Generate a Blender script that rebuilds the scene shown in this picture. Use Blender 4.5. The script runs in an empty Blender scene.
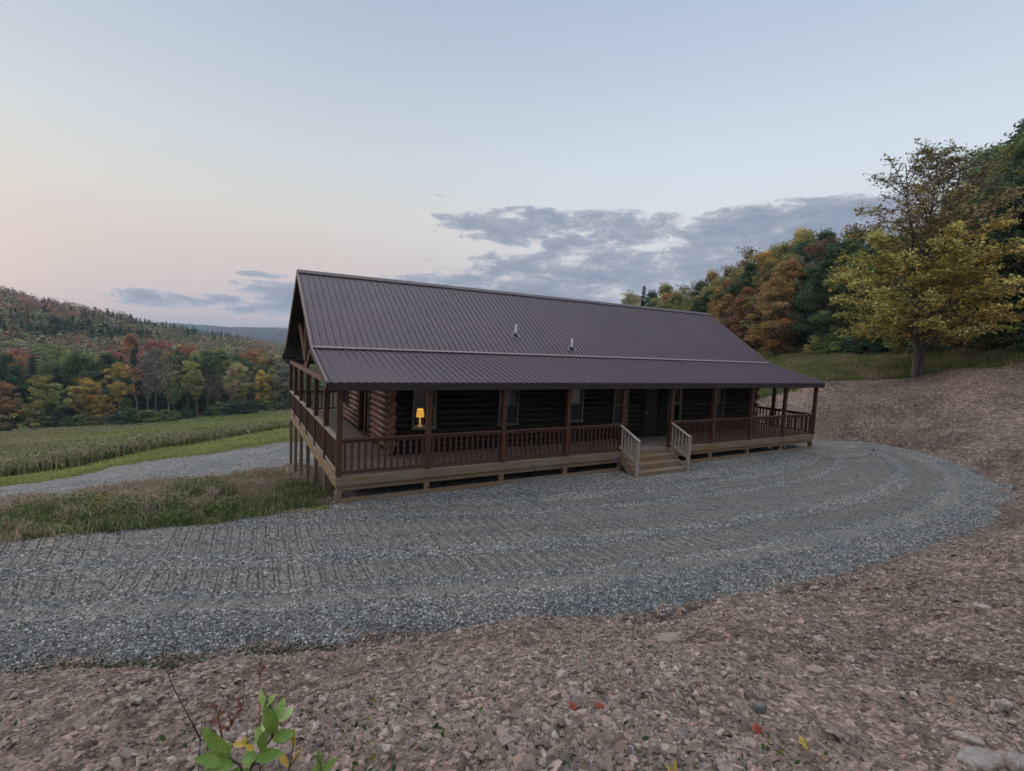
import bpy, math, random
import numpy as np
from mathutils import Matrix, Vector
rng = np.random.default_rng(7)
random.seed(7)
C = bpy.context.scene.collection
# ------------------------------------------------------------------ camera geometry (solved from the photograph)
R = np.array([[0.86924305, -0.00149105, 0.49438275], [-0.49232087, -0.09389339, 0.86533469], [0.04512902, -0.99558114, -0.08235026]])
CAM = np.array([-2.274, -12.568, 3.482]); F = 488.41
CX, CY = 512.0, 385.5
def at_depth(px, py, d):
    return CAM + R @ np.array([(px-CX)*d/F, (py-CY)*d/F, d])
def at_z(px, py, z):
    r = R @ np.array([px-CX, py-CY, F]); return CAM + r*((z-CAM[2])/r[2])
def project(P):
    q = (np.asarray(P) - CAM) @ R
    return CX + F*q[..., 0]/q[..., 2], CY + F*q[..., 1]/q[..., 2], q[..., 2]
def horizon(px): return 321.84 + (px)*0.04532
FW = np.array([0.494, 0.869]); FW = FW/np.linalg.norm(FW); RT = np.array([FW[1], -FW[0]])

# ------------------------------------------------------------------ small helpers
def tag(o, label=None, cat=None, group=None, kind=None):
    if label: o['label'] = label
    if cat: o['category'] = cat
    if group: o['group'] = group
    if kind: o['kind'] = kind
    return o
def empty(name, loc=(0, 0, 0)):
    o = bpy.data.objects.new(name, None); C.objects.link(o); o.location = loc; o.empty_display_size = 0.2
    return o
def link(name, me, parent=None):
    o = bpy.data.objects.new(name, me); C.objects.link(o)
    if parent is not None: o.parent = parent
    return o
def np_mesh(name, V, Fs, mats, smooth=False, attrs=None, uv=None, mat_idx=None):
    """V (N,3); Fs list of (M,k) int arrays"""
    me = bpy.data.meshes.new(name)
    V = np.asarray(V, np.float32)
    if not isinstance(Fs, (list, tuple)): Fs = [Fs]
    Fs = [np.asarray(f, np.int32) for f in Fs if len(f)]
    me.vertices.add(len(V)); me.vertices.foreach_set('co', V.ravel())
    nl = sum(f.size for f in Fs); npoly = sum(len(f) for f in Fs)
    me.loops.add(nl); me.polygons.add(npoly)
    me.loops.foreach_set('vertex_index', np.concatenate([f.ravel() for f in Fs]))
    st = []; a = 0
    for f in Fs:
        st.append(a + np.arange(len(f))*f.shape[1]); a += f.size
    me.polygons.foreach_set('loop_start', np.concatenate(st).astype(np.int32))
    if mat_idx is not None: me.polygons.foreach_set('material_index', np.asarray(mat_idx, np.int32))
    me.update(calc_edges=True)
    me.polygons.foreach_set('use_smooth', np.full(npoly, bool(smooth)))
    for m in (mats if isinstance(mats, (list, tuple)) else [mats]): me.materials.append(m)
    if attrs:
        for k, (dom, arr) in attrs.items():
            arr = np.asarray(arr, np.float32)
            if arr.ndim == 1:
                a_ = me.attributes.new(k, 'FLOAT', dom); a_.data.foreach_set('value', arr)
            else:
                a_ = me.attributes.new(k, 'FLOAT_COLOR', dom)
                if arr.shape[1] == 3: arr = np.concatenate([arr, np.ones((len(arr), 1), np.float32)], 1)
                a_.data.foreach_set('color', arr.ravel())
    if uv is not None:
        lay = me.uv_layers.new(name='track')
        vi = np.concatenate([f.ravel() for f in Fs]); lay.data.foreach_set('uv', np.asarray(uv, np.float32)[vi].ravel())
    return me

class MB:
    """collects boxes, bars, tubes into one mesh"""
    def __init__(s): s.v = []; s.f = []; s.n = 0
    def add(s, v, f):
        s.v.append(np.asarray(v, float)); s.f += [tuple(int(i)+s.n for i in q) for q in f]; s.n += len(v)
    def box(s, x0, x1, y0, y1, z0, z1):
        v = [(x, y, z) for z in (z0, z1) for y in (y0, y1) for x in (x0, x1)]
        s.add(v, [(0, 2, 3, 1), (4, 5, 7, 6), (0, 1, 5, 4), (2, 6, 7, 3), (0, 4, 6, 2), (1, 3, 7, 5)])
    def bar(s, a, b, w, h, up=(0, 0, 1)):
        a = Vector(a); b = Vector(b); d = (b-a).normalized(); up = Vector(up)
        if abs(d.dot(up)) > .98: up = Vector((0, 1, 0))
        sd = d.cross(up).normalized(); u = sd.cross(d)
        v = [tuple(p + sd*i*w/2 + u*j*h/2) for p in (a, b) for i, j in ((-1, -1), (1, -1), (1, 1), (-1, 1))]
        s.add(v, [(0, 1, 2, 3), (7, 6, 5, 4), (0, 4, 5, 1), (1, 5, 6, 2), (2, 6, 7, 3), (3, 7, 4, 0)])
    def tube(s, pts, rad, n=10, caps=True):
        pts = [Vector(p) for p in pts]; rings = []
        for i, p in enumerate(pts):
            d = (pts[min(i+1, len(pts)-1)] - pts[max(i-1, 0)]).normalized()
            up = Vector((0, 0, 1)) if abs(d.z) < .9 else Vector((1, 0, 0))
            a = d.cross(up).normalized(); b = a.cross(d)
            r = rad[i] if hasattr(rad, '__len__') else rad
            rings.append([tuple(p + (a*math.cos(t)+b*math.sin(t))*r) for t in np.linspace(0, 2*math.pi, n, endpoint=False)])
        v = [q for r in rings for q in r]; f = []
        for i in range(len(rings)-1):
            for j in range(n):
                k = (j+1) % n; f.append((i*n+j, i*n+k, (i+1)*n+k, (i+1)*n+j))
        if caps: f.append(tuple(range(n))[::-1]); f.append(tuple((len(rings)-1)*n+j for j in range(n)))
        s.add(v, f)
    def build(s, name, mat, parent=None, smooth=False, bevel=0, auto=None):
        me = bpy.data.meshes.new(name)
        me.from_pydata(np.concatenate(s.v).tolist(), [], s.f); me.update()
        me.materials.append(mat)
        o = link(name, me, parent)
        if smooth:
            me.polygons.foreach_set('use_smooth', [True]*len(me.polygons))
            if auto:
                me.set_sharp_from_angle(angle=math.radians(auto))
        if bevel:
            m = o.modifiers.new('bevel', 'BEVEL'); m.width = bevel; m.segments = 1; m.limit_method = 'ANGLE'
        return o

def hash2(ix, iy, seed):
    h = (ix.astype(np.int64)*374761393 + iy.astype(np.int64)*668265263 + seed*974711) & 0x7fffffff
    h = ((h ^ (h >> 13))*1274126177) & 0x7fffffff
    return ((h ^ (h >> 16)) & 0xffffff)/float(0xffffff)
def vnoise(x, y, seed=0):
    ix = np.floor(x); iy = np.floor(y); fx = x-ix; fy = y-iy
    fx = fx*fx*(3-2*fx); fy = fy*fy*(3-2*fy); ix = ix.astype(np.int64); iy = iy.astype(np.int64)
    a = hash2(ix, iy, seed); b = hash2(ix+1, iy, seed); c = hash2(ix, iy+1, seed); d = hash2(ix+1, iy+1, seed)
    return (a*(1-fx)+b*fx)*(1-fy) + (c*(1-fx)+d*fx)*fy
def fbm(x, y, seed=0, oct=4):
    x = np.asarray(x, float); y = np.asarray(y, float)
    s = 0; a = .5; t = 0
    for i in range(oct):
        s = s + a*vnoise(x*2**i + 17.3*i, y*2**i - 9.1*i, seed+i); t += a; a *= .5
    return s/t
def sstep(a, b, x):
    t = np.clip((x-a)/(b-a), 0, 1); return t*t*(3-2*t)

# ------------------------------------------------------------------ materials
def mat(name):
    m = bpy.data.materials.new(name); m.use_nodes = True; nt = m.node_tree
    b = nt.nodes['Principled BSDF']
    return m, nt, b
def N(nt, typ, **kw):
    n = nt.nodes.new(typ)
    for k, v in kw.items():
        if k == 'inp':
            for kk, vv in v.items(): n.inputs[kk].default_value = vv
        else: setattr(n, k, v)
    return n
def L(nt, a, b): nt.links.new(a, b)
def noise(nt, coord, scale, detail=4, rough=.55, dim='3D'):
    n = N(nt, 'ShaderNodeTexNoise', inp={'Scale': scale, 'Detail': detail, 'Roughness': rough}); L(nt, coord, n.inputs['Vector']); return n
def ramp(nt, fac, stops, interp='LINEAR'):
    n = N(nt, 'ShaderNodeValToRGB'); r = n.color_ramp; r.interpolation = interp
    while len(r.elements) < len(stops): r.elements.new(.5)
    for e, (p, c) in zip(r.elements, stops): e.position = p; e.color = (*c, 1) if len(c) == 3 else c
    L(nt, fac, n.inputs[0]); return n
def mixc(nt, fac, a, b, mode='MIX'):
    n = N(nt, 'ShaderNodeMix', data_type='RGBA', blend_type=mode)
    for s, v in ((n.inputs[0], fac), (n.inputs[6], a), (n.inputs[7], b)):
        if hasattr(v, 'default_value') or hasattr(v, 'is_linked'): L(nt, v, s)
        else: s.default_value = v if not isinstance(v, tuple) or len(v) == 4 else (*v, 1)
    return n.outputs[2]
def math_(nt, op, a, b=None, c=None):
    n = N(nt, 'ShaderNodeMath', operation=op)
    for i, v in enumerate((a, b, c)):
        if v is None: continue
        if isinstance(v, (int, float)): n.inputs[i].default_value = v
        else: L(nt, v, n.inputs[i])
    return n.outputs[0]
def bump(nt, h, dist, strength=1.0, normal=None):
    n = N(nt, 'ShaderNodeBump', inp={'Distance': dist, 'Strength': strength}); L(nt, h, n.inputs['Height'])
    if normal is not None: L(nt, normal, n.inputs['Normal'])
    return n.outputs[0]
def tc(nt, which='Object'):
    return N(nt, 'ShaderNodeTexCoord').outputs[which]
def spec(b, v):
    b.inputs['Specular IOR Level'].default_value = v

def wood_mat(name, c1, c2, rough=.75, axis=0, scale=1.0, knots=False, grey=None):
    m, nt, b = mat(name); co = tc(nt)
    mp = N(nt, 'ShaderNodeMapping'); sc = [18*scale]*3; sc[axis] = 1.6*scale; mp.inputs['Scale'].default_value = sc
    L(nt, co, mp.inputs['Vector'])
    n = noise(nt, mp.outputs[0], 1.5, 6, .6)
    r = ramp(nt, n.outputs[0], [(.3, c1), (.7, c2)])
    n2 = noise(nt, co, 2.2, 4)
    col = mixc(nt, math_(nt, 'MULTIPLY', n2.outputs[0], .55), r.outputs[0], tuple(x*.62 for x in c1))
    if grey:
        n3 = noise(nt, co, .9, 3); col = mixc(nt, ramp(nt, n3.outputs[0], [(.45, (0, 0, 0)), (.7, (1, 1, 1))]).outputs[0], col, grey)
    if knots:
        v = N(nt, 'ShaderNodeTexVoronoi', inp={'Scale': 2.6}); L(nt, co, v.inputs['Vector'])
        col = mixc(nt, ramp(nt, v.outputs['Distance'], [(.0, (1, 1, 1)), (.075, (1, 1, 1)), (.1, (0, 0, 0))]).outputs[0], col, tuple(x*.3 for x in c1))
    L(nt, col, b.inputs['Base Color']); b.inputs['Roughness'].default_value = rough; spec(b, .3)
    L(nt, bump(nt, n.outputs[0], .004, .6), b.inputs['Normal'])
    return m
STAIN = (.060, .026, .018); STAIN2 = (.105, .045, .030)
M = {}
M['stain'] = wood_mat('stained_wood', STAIN, STAIN2, .6, 2)
M['stain_x'] = wood_mat('stained_wood_rail', STAIN, (.13, .06, .045), .5, 0)
M['dark_trim'] = wood_mat('dark_trim_wood', (.028, .019, .018), (.045, .03, .028), .6, 0)
M['stain_y'] = wood_mat('stained_beam', (.13, .07, .05), (.2, .11, .08), .6, 1)
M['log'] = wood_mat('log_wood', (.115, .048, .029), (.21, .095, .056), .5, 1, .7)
M['log_shaded'] = wood_mat('log_wood_shaded', (.020, .013, .012), (.034, .021, .018), .6, 0, .7)  # same logs darkened, porch shade put into the colour
M['log_end'] = wood_mat('log_end_wood', (.24, .12, .07), (.36, .2, .12), .7, 1, .5)
M['treated'] = wood_mat('treated_lumber', (.175, .112, .066), (.285, .19, .112), .8, 0, .8, knots=True, grey=(.20, .16, .125))
M['treated_y'] = wood_mat('treated_lumber_side', (.22, .15, .085), (.35, .25, .155), .8, 1, .8, knots=True)
M['treated_z'] = wood_mat('treated_post_lumber', (.17, .115, .07), (.28, .20, .13), .8, 2, .8, knots=True)
M['deck'] = wood_mat('deck_boards', (.22, .165, .14), (.33, .26, .225), .8, 0, .8)
M['white_rail'] = wood_mat('weathered_pale_rail', (.30, .245, .205), (.42, .35, .30), .7, 2, .8)

def roof_mat():
    m, nt, b = mat('purple_brown_metal'); co = tc(nt)
    n = noise(nt, co, .55, 5); n2 = noise(nt, co, 9, 3)
    mp = N(nt, 'ShaderNodeMapping'); mp.inputs['Scale'].default_value = (2.2, .35, .35); L(nt, co, mp.inputs['Vector'])
    n3 = noise(nt, mp.outputs[0], 1.2, 4, .6)
    c = mixc(nt, ramp(nt, n.outputs[0], [(.35, (0, 0, 0)), (.7, (1, 1, 1))]).outputs[0], (.041, .020, .034), (.054, .028, .047))
    c = mixc(nt, math_(nt, 'MULTIPLY', n3.outputs[0], .3), c, (.085, .055, .082))
    L(nt, c, b.inputs['Base Color'])
    L(nt, ramp(nt, n2.outputs[0], [(.3, (.42,)*3), (.7, (.56,)*3)]).outputs[0], b.inputs['Roughness'])
    spec(b, .5); L(nt, bump(nt, n.outputs[0], .02, .25), b.inputs['Normal'])
    return m
M['roof'] = roof_mat()
def plain(name, col, rough=.6, metal=0, em=None, es=0, var=.12, scale=6):
    m, nt, b = mat(name); n = noise(nt, tc(nt), scale, 4)
    c = mixc(nt, n.outputs[0], tuple(x*(1-var) for x in col), tuple(min(1, x*(1+var)) for x in col))
    L(nt, c, b.inputs['Base Color']); b.inputs['Roughness'].default_value = rough; b.inputs['Metallic'].default_value = metal
    if em: b.inputs['Emission Color'].default_value = (*em, 1); b.inputs['Emission Strength'].default_value = es
    return m
M['trim_metal'] = plain('pale_roof_trim', (.17, .125, .13), .45)
M['cap_metal'] = plain('ridge_cap_metal', (.045, .032, .038), .5)
M['pvc'] = plain('white_pvc', (.78, .78, .78), .35)
M['rubber'] = plain('black_rubber_boot', (.012, .012, .014), .6)
M['flash'] = plain('grey_flashing', (.42, .42, .44), .35, .4)
M['concrete'] = plain('foundation_concrete', (.2, .2, .2), .9)
M['frame'] = plain('window_frame_grey_green', (.13, .15, .135), .5)
M['screen'] = plain('insect_screen', (.018, .022, .024), .7)
M['blind'] = plain('pale_window_blind', (.42, .45, .42), .8)
M['door'] = plain('dark_brown_door', (.028, .016, .012), .5)
M['interior'] = plain('dark_interior', (.06, .05, .045), .9)
M['brass'] = plain('lamp_base_metal', (.75, .7, .62), .3, 0, (1, .55, .15), .35)
M['shade'] = plain('lit_lampshade', (.9, .65, .3), .8, 0, (1, .45, .07), .95)
M['lit'] = plain('emissive_curtain', (.5, .3, .12), .8, 0, (1, .42, .12), .9)  # emission stands in for the warm light beside the post
def glass():
    m = bpy.data.materials.new('window_glass'); m.use_nodes = True; nt = m.node_tree; nt.nodes.clear()
    o = N(nt, 'ShaderNodeOutputMaterial'); t = N(nt, 'ShaderNodeBsdfTransparent', inp={'Color': (.82, .86, .86, 1)})
    g = N(nt, 'ShaderNodeBsdfGlossy', inp={'Roughness': .03}); fr = N(nt, 'ShaderNodeFresnel', inp={'IOR': 1.5})
    mx = N(nt, 'ShaderNodeMixShader'); f = math_(nt, 'MULTIPLY', fr.outputs[0], 1.6); L(nt, f, mx.inputs[0]); L(nt, t.outputs[0], mx.inputs[1]); L(nt, g.outputs[0], mx.inputs[2])
    L(nt, mx.outputs[0], o.inputs[0]); return m
M['glass'] = glass()

def leaf_mat(name, sat=1.0, transl=.3):
    m, nt, b = mat(name)
    oi = N(nt, 'ShaderNodeObjectInfo'); at = N(nt, 'ShaderNodeAttribute', attribute_name='tint')
    c = mixc(nt, 1.0, oi.outputs['Color'], at.outputs['Color'], 'MULTIPLY')
    L(nt, c, b.inputs['Base Color']); b.inputs['Roughness'].default_value = .75; spec(b, .15)
    t = N(nt, 'ShaderNodeBsdfTranslucent'); L(nt, c, t.inputs['Color'])
    mx = N(nt, 'ShaderNodeMixShader', inp={0: transl}); out = nt.nodes['Material Output']
    L(nt, b.outputs[0], mx.inputs[1]); L(nt, t.outputs[0], mx.inputs[2]); L(nt, mx.outputs[0], out.inputs[0])
    return m
M['leaf'] = leaf_mat('tree_foliage')
M['needle'] = leaf_mat('conifer_foliage', transl=.1)
M['grass'] = leaf_mat('grass_blades', transl=.3)
def bark(name, c1, c2, scale=6):
    m, nt, b = mat(name); co = tc(nt)
    mp = N(nt, 'ShaderNodeMapping'); mp.inputs['Scale'].default_value = (1, 1, .25); L(nt, co, mp.inputs['Vector'])
    n = noise(nt, mp.outputs[0], scale, 6, .65); L(nt, ramp(nt, n.outputs[0], [(.35, c1), (.65, c2)]).outputs[0], b.inputs['Base Color'])
    b.inputs['Roughness'].default_value = .9; L(nt, bump(nt, n.outputs[0], .04, .8), b.inputs['Normal']); return m
M['bark'] = bark('grey_brown_bark', (.045, .036, .03), (.13, .11, .095))
M['bark_pale'] = bark('pale_bark', (.10, .085, .075), (.22, .195, .17), 3)
M['bark_white'] = bark('white_birch_bark', (.14, .13, .12), (.40, .37, .34), 3)
def stone_mat():
    m, nt, b = mat('stone'); at = N(nt, 'ShaderNodeAttribute', attribute_name='tint'); co = tc(nt)
    n = noise(nt, co, 45, 4, .65); n2 = noise(nt, co, 9, 3)
    c = mixc(nt, 1.0, at.outputs['Color'], ramp(nt, n.outputs[0], [(.3, (.72, .7, .68)), (.7, (1.15, 1.12, 1.1))]).outputs[0], 'MULTIPLY')
    c = mixc(nt, ramp(nt, n2.outputs[0], [(.5, (0, 0, 0)), (.65, (.5, .5, .5))]).outputs[0], c, (.13, .092, .072))
    L(nt, c, b.inputs['Base Color']); b.inputs['Roughness'].default_value = .85; spec(b, .3)
    L(nt, bump(nt, n.outputs[0], .006, .9), b.inputs['Normal']); return m
M['stone'] = stone_mat()
def gravel_stone_mat():
    m, nt, b = mat('gravel_stone'); at = N(nt, 'ShaderNodeAttribute', attribute_name='tint')
    L(nt, at.outputs['Color'], b.inputs['Base Color']); b.inputs['Roughness'].default_value = .6; spec(b, .4); return m
M['gstone'] = gravel_stone_mat()
def ground_mat():
    m, nt, b = mat('earth_and_grass'); co = tc(nt)
    w = N(nt, 'ShaderNodeAttribute', attribute_name='grass'); w2 = N(nt, 'ShaderNodeAttribute', attribute_name='wood')
    n0 = noise(nt, co, .35, 5); n1 = noise(nt, co, 2.3, 6, .65); n2 = noise(nt, co, 17, 6, .7)
    dist = noise(nt, co, 6, 3)
    cv = N(nt, 'ShaderNodeVectorMath', operation='ADD'); sc = N(nt, 'ShaderNodeVectorMath', operation='SCALE', inp={'Scale': .06})
    L(nt, dist.outputs['Color'], sc.inputs[0]); L(nt, co, cv.inputs[0]); L(nt, sc.outputs[0], cv.inputs[1])
    v1 = N(nt, 'ShaderNodeTexVoronoi', inp={'Scale': 11}); L(nt, cv.outputs[0], v1.inputs['Vector'])
    v2 = N(nt, 'ShaderNodeTexVoronoi', inp={'Scale': 34}); L(nt, cv.outputs[0], v2.inputs['Vector'])
    v3 = N(nt, 'ShaderNodeTexVoronoi', inp={'Scale': 4.2}); L(nt, cv.outputs[0], v3.inputs['Vector'])
    dirt = ramp(nt, n1.outputs[0], [(.25, (.125, .096, .083)), (.5, (.18, .142, .124)), (.75, (.235, .19, .168))]).outputs[0]
    s1 = ramp(nt, v1.outputs['Color'], [(.15, (.5, .46, .44)), (.6, (1.1, 1.05, 1.02)), (.9, (1.8, 1.72, 1.66))]).outputs[0]
    s2 = ramp(nt, v2.outputs['Color'], [(.15, (.5, .47, .45)), (.6, (1.1, 1.07, 1.05)), (.92, (1.9, 1.84, 1.8))]).outputs[0]
    dirt = mixc(nt, .75, dirt, s1, 'MULTIPLY'); dirt = mixc(nt, .85, dirt, s2, 'MULTIPLY')
    big = ramp(nt, n0.outputs[0], [(.36, (.5, .45, .43)), (.52, (.95, .93, .92)), (.66, (1.2, 1.17, 1.14))]).outputs[0]
    dirt = mixc(nt, .7, dirt, big, 'MULTIPLY')
    g = ramp(nt, n1.outputs[0], [(.3, (.06, .068, .035)), (.55, (.105, .108, .052)), (.75, (.16, .14, .08))]).outputs[0]
    g2 = ramp(nt, n0.outputs[0], [(.4, (.8, .9, .75)), (.65, (1.5, 1.25, 1.0))]).outputs[0]
    g = mixc(nt, .8, g, g2, 'MULTIPLY')
    gf = ramp(nt, math_(nt, 'ADD', w.outputs['Fac'], math_(nt, 'MULTIPLY', math_(nt, 'SUBTRACT', n2.outputs[0], .5), .7)), [(.4, (0, 0, 0)), (.6, (1, 1, 1))]).outputs[0]
    sh_at = N(nt, 'ShaderNodeAttribute', attribute_name='edge_shade'); dirt = mixc(nt, sh_at.outputs['Fac'], dirt, (.045, .034, .028))  # undercut shade below the gravel lip painted into the soil colour
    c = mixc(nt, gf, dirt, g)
    wood = ramp(nt, n1.outputs[0], [(.3, (.022, .03, .016)), (.7, (.07, .055, .03))]).outputs[0]
    c = mixc(nt, w2.outputs['Fac'], c, wood)
    L(nt, c, b.inputs['Base Color']); b.inputs['Roughness'].default_value = .95; spec(b, .15)
    h = math_(nt, 'ADD', math_(nt, 'MULTIPLY', v1.outputs['Distance'], -.5), math_(nt, 'MULTIPLY', v3.outputs['Distance'], -.6))
    nb = bump(nt, h, .07, .8); nb = bump(nt, math_(nt, 'ADD', math_(nt, 'MULTIPLY', v2.outputs['Distance'], -.5), n2.outputs[0]), .025, .9, nb)
    L(nt, nb, b.inputs['Normal']); return m
M['ground'] = ground_mat()
def gravel_mat(tracks=True):
    m, nt, b = mat('crushed_gravel' if tracks else 'crushed_gravel_road'); co = tc(nt)
    v = N(nt, 'ShaderNodeTexVoronoi', inp={'Scale': 42}); L(nt, co, v.inputs['Vector'])
    v2 = N(nt, 'ShaderNodeTexVoronoi', inp={'Scale': 17}); L(nt, co, v2.inputs['Vector'])
    n0 = noise(nt, co, .7, 5); n1 = noise(nt, co, 4, 4)
    c = ramp(nt, v.outputs['Color'], [(.1, (.05, .051, .053)), (.5, (.148, .15, .155)), (.8, (.245, .247, .252)), (.97, (.48, .48, .49))]).outputs[0]
    c = mixc(nt, .85, c, ramp(nt, v2.outputs['Color'], [(.15, (.45, .45, .46)), (.55, (.95, .95, .95)), (.85, (1.75, 1.72, 1.7))]).outputs[0], 'MULTIPLY')
    c = mixc(nt, .8, c, ramp(nt, n0.outputs[0], [(.35, (.72, .77, .83)), (.65, (1.15, 1.08, 1.0))]).outputs[0], 'MULTIPLY')
    hh = math_(nt, 'MULTIPLY', v.outputs['Distance'], -1.0)
    nb = bump(nt, hh, .02, 1.0)
    if tracks:
        uv = N(nt, 'ShaderNodeUVMap', uv_map='track'); sp = N(nt, 'ShaderNodeSeparateXYZ'); L(nt, uv.outputs[0], sp.inputs[0])
        s, t = sp.outputs[0], sp.outputs[1]
        tot = None; treads = None
        nz = math_(nt, 'MULTIPLY', math_(nt, 'SUBTRACT', n0.outputs[0], .5), .5)
        tn = math_(nt, 'ADD', t, math_(nt, 'MULTIPLY', nz, .5))
        for ctr, wd in ((1.15, .22), (2.0, .5), (3.25, .36), (4.05, .5), (5.1, .3)):
            q = math_(nt, 'SUBTRACT', 1.0, math_(nt, 'MINIMUM', math_(nt, 'DIVIDE', math_(nt, 'ABSOLUTE', math_(nt, 'SUBTRACT', tn, ctr)), wd), 1.0))
            tot = q if tot is None else math_(nt, 'MAXIMUM', tot, q)
            if ctr in (2.0, 4.05, 3.25, 5.1):
                treads = q if treads is None else math_(nt, 'MAXIMUM', treads, q)
        stv = N(nt, 'ShaderNodeCombineXYZ'); L(nt, math_(nt, 'MULTIPLY', s, .10), stv.inputs[0]); L(nt, math_(nt, 'MULTIPLY', t, 1.9), stv.inputs[1])
        stn = noise(nt, stv.outputs[0], 1.0, 6, .65)
        c = mixc(nt, .9, c, ramp(nt, stn.outputs[0], [(.3, (.62, .64, .68)), (.5, (1, 1, 1)), (.7, (1.35, 1.24, 1.12))]).outputs[0], 'MULTIPLY')
        band = ramp(nt, tot, [(0, (0, 0, 0)), (.5, (1, 1, 1))]).outputs[0]
        # slanted tread bars
        ph = math_(nt, 'ADD', math_(nt, 'MULTIPLY', s, 2*math.pi/.25), math_(nt, 'ADD', math_(nt, 'MULTIPLY', t, 7.0), math_(nt, 'ADD', math_(nt, 'MULTIPLY', n0.outputs[0], 2.4), math_(nt, 'MULTIPLY', n1.outputs[0], 1.1))))
        bar = ramp(nt, math_(nt, 'ADD', math_(nt, 'MULTIPLY', math_(nt, 'SINE', ph), .5), .5), [(.05, (0, 0, 0)), (.4, (1, 1, 1))]).outputs[0]
        tb = ramp(nt, treads, [(.05, (0, 0, 0)), (.4, (1, 1, 1))]).outputs[0]
        patch = ramp(nt, n0.outputs[0], [(.42, (0, 0, 0)), (.52, (1, 1, 1))]).outputs[0]
        patch = math_(nt, 'ADD', math_(nt, 'MULTIPLY', patch, .5), .5)
        hb = math_(nt, 'MULTIPLY', math_(nt, 'MULTIPLY', bar, tb), patch)
        nb = bump(nt, hb, .085, 1.0, nb)
        c = mixc(nt, math_(nt, 'MULTIPLY', band, .5), c, (.175, .156, .136))
    L(nt, c, b.inputs['Base Color']); b.inputs['Roughness'].default_value = .8; spec(b, .35); L(nt, nb, b.inputs['Normal']); return m
M['gravel'] = gravel_mat(True); M['gravel_road'] = gravel_mat(False)

# ------------------------------------------------------------------ terrain
PAD_Z = -.74
ctrl = []   # world control points
for px, py, d in [(0, 506, 18), (0, 488, 25), (0, 475, 33), (0, 452, 60), (0, 430, 110), (75, 491, 20), (150, 482, 21.3), (150, 462, 27), (150, 452, 33), (150, 440, 62), (150, 422, 125),
                  (225, 478, 22.5), (289, 470, 23.5), (289, 442, 31), (289, 430, 38), (289, 420, 75), (289, 411, 150), (-150, 500, 18), (-150, 480, 30), (-150, 450, 90),
                  (820, 391, 30), (870, 385, 30), (918, 377, 30.5), (970, 371, 28.5), (1024, 362, 27), (940, 425, 24.5), (880, 415, 26.5), (990, 440, 21.5), (860, 432, 25.6), (830, 428, 27),
                  (1024, 500, 14.7), (1024, 478, 17), (1024, 440, 20.5), (1024, 400, 24), (1024, 540, 9.3), (1024, 600, 6.6), (1024, 700, 3.8), (1024, 771, 2.8), (900, 590, 8.1), (900, 650, 5.4), (900, 771, 2.6),
                  (760, 771, 2.35), (760, 700, 3.3), (760, 640, 5.0), (760, 605, 6.6), (512, 771, 2.05), (512, 700, 3.1), (512, 665, 4.35), (512, 640, 5.6), (300, 771, 2.25), (300, 700, 3.5), (300, 665, 4.75),
                  (0, 771, 2.9), (0, 700, 4.4), (0, 672, 5.2), (150, 771, 2.5), (150, 690, 4.2)]:
    ctrl.append(at_depth(px, py, d))
def camrel(d, r, z):   # forward metres, right metres
    q = CAM[:2] + FW*d + RT*r; ctrl.append((q[0], q[1], z))
camrel(0, 0, 1.9); camrel(-5, 0, 3.2); camrel(-30, 0, 9); camrel(-5, -8, 1.2); camrel(-30, -30, 4); camrel(0, 12, 3.0); camrel(10, 20, 4.2); camrel(0, 40, 10); camrel(-30, 40, 14); camrel(30, 50, 11)
camrel(45, 50, 9); camrel(45, 36, 5.2); camrel(60, 36, 4.5); camrel(80, 40, 6.0); camrel(100, 40, 4); camrel(130, 50, 7); camrel(70, 90, 16); camrel(130, 110, 18); camrel(0, 110, 22); camrel(250, 120, 4); camrel(250, 250, 22)
camrel(35, 8, -3.0); camrel(60, 10, -6); camrel(100, 10, -11); camrel(160, 0, -18); camrel(-10, -40, -2); camrel(10, -60, -12); camrel(60, 22, -1)
for x, y, z in [(0, 1.7, -.96), (0, 3.7, -1.3), (0, 5.7, -1.65), (0, 7.8, -2.1), (0, 9.9, -2.5), (0, 11.7, -2.7), (2, 13, -2.8), (10, 14, -2.8), (20, 13, -1.9), (24, 8, -.2), (21, 5, -.8), (30, 12, 1.0), (12, 20, -3), (6, 8, -2.6), (14, 8, -2.4),
                (-3, 3, -1.15), (-6, 4, -1.35), (-3, 6, -1.75), (-6, 8, -2.6), (-10, 5, -1.7), (-14, 4, -1.6), (-3, 9.5, -2.8), (-25, 3, -1.6), (-25, 10, -4.2)]:
    ctrl.append((x, y, z))
pad = np.array([(-40, -2.0), (-12, -3.4), (-4.8, -4.56), (-2.67, -5.3), (-.2, -6.05), (3.6, -7.1), (7, -7.6), (11.8, -7.9), (15.5, -7.85), (18.2, -7.4), (21.5, -6.4), (24, -4.8), (25.4, -3.35), (26.3, -1.7), (26.2, -.3), (25.2, .7), (23.8, 1.1), (22.6, 1.6), (21.5, 3), (20, 4), (19, 1.8), (1.9, 1.8), (.4, .9), (-.25, -.35), (-3.8, -.15), (-6.2, .1), (-12, .7), (-40, 2.2)])
NEAR_EDGE = pad[:17]
def seg_dist(x, y, poly, closed=True):
    best = np.full(np.shape(x), 1e9); n = len(poly)
    for i in range(n if closed else n-1):
        a = poly[i]; b = poly[(i+1) % n]; ab = b-a; l2 = (ab**2).sum()
        t = np.clip(((x-a[0])*ab[0]+(y-a[1])*ab[1])/l2, 0, 1)
        best = np.minimum(best, np.hypot(x-a[0]-t*ab[0], y-a[1]-t*ab[1]))
    return best
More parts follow.
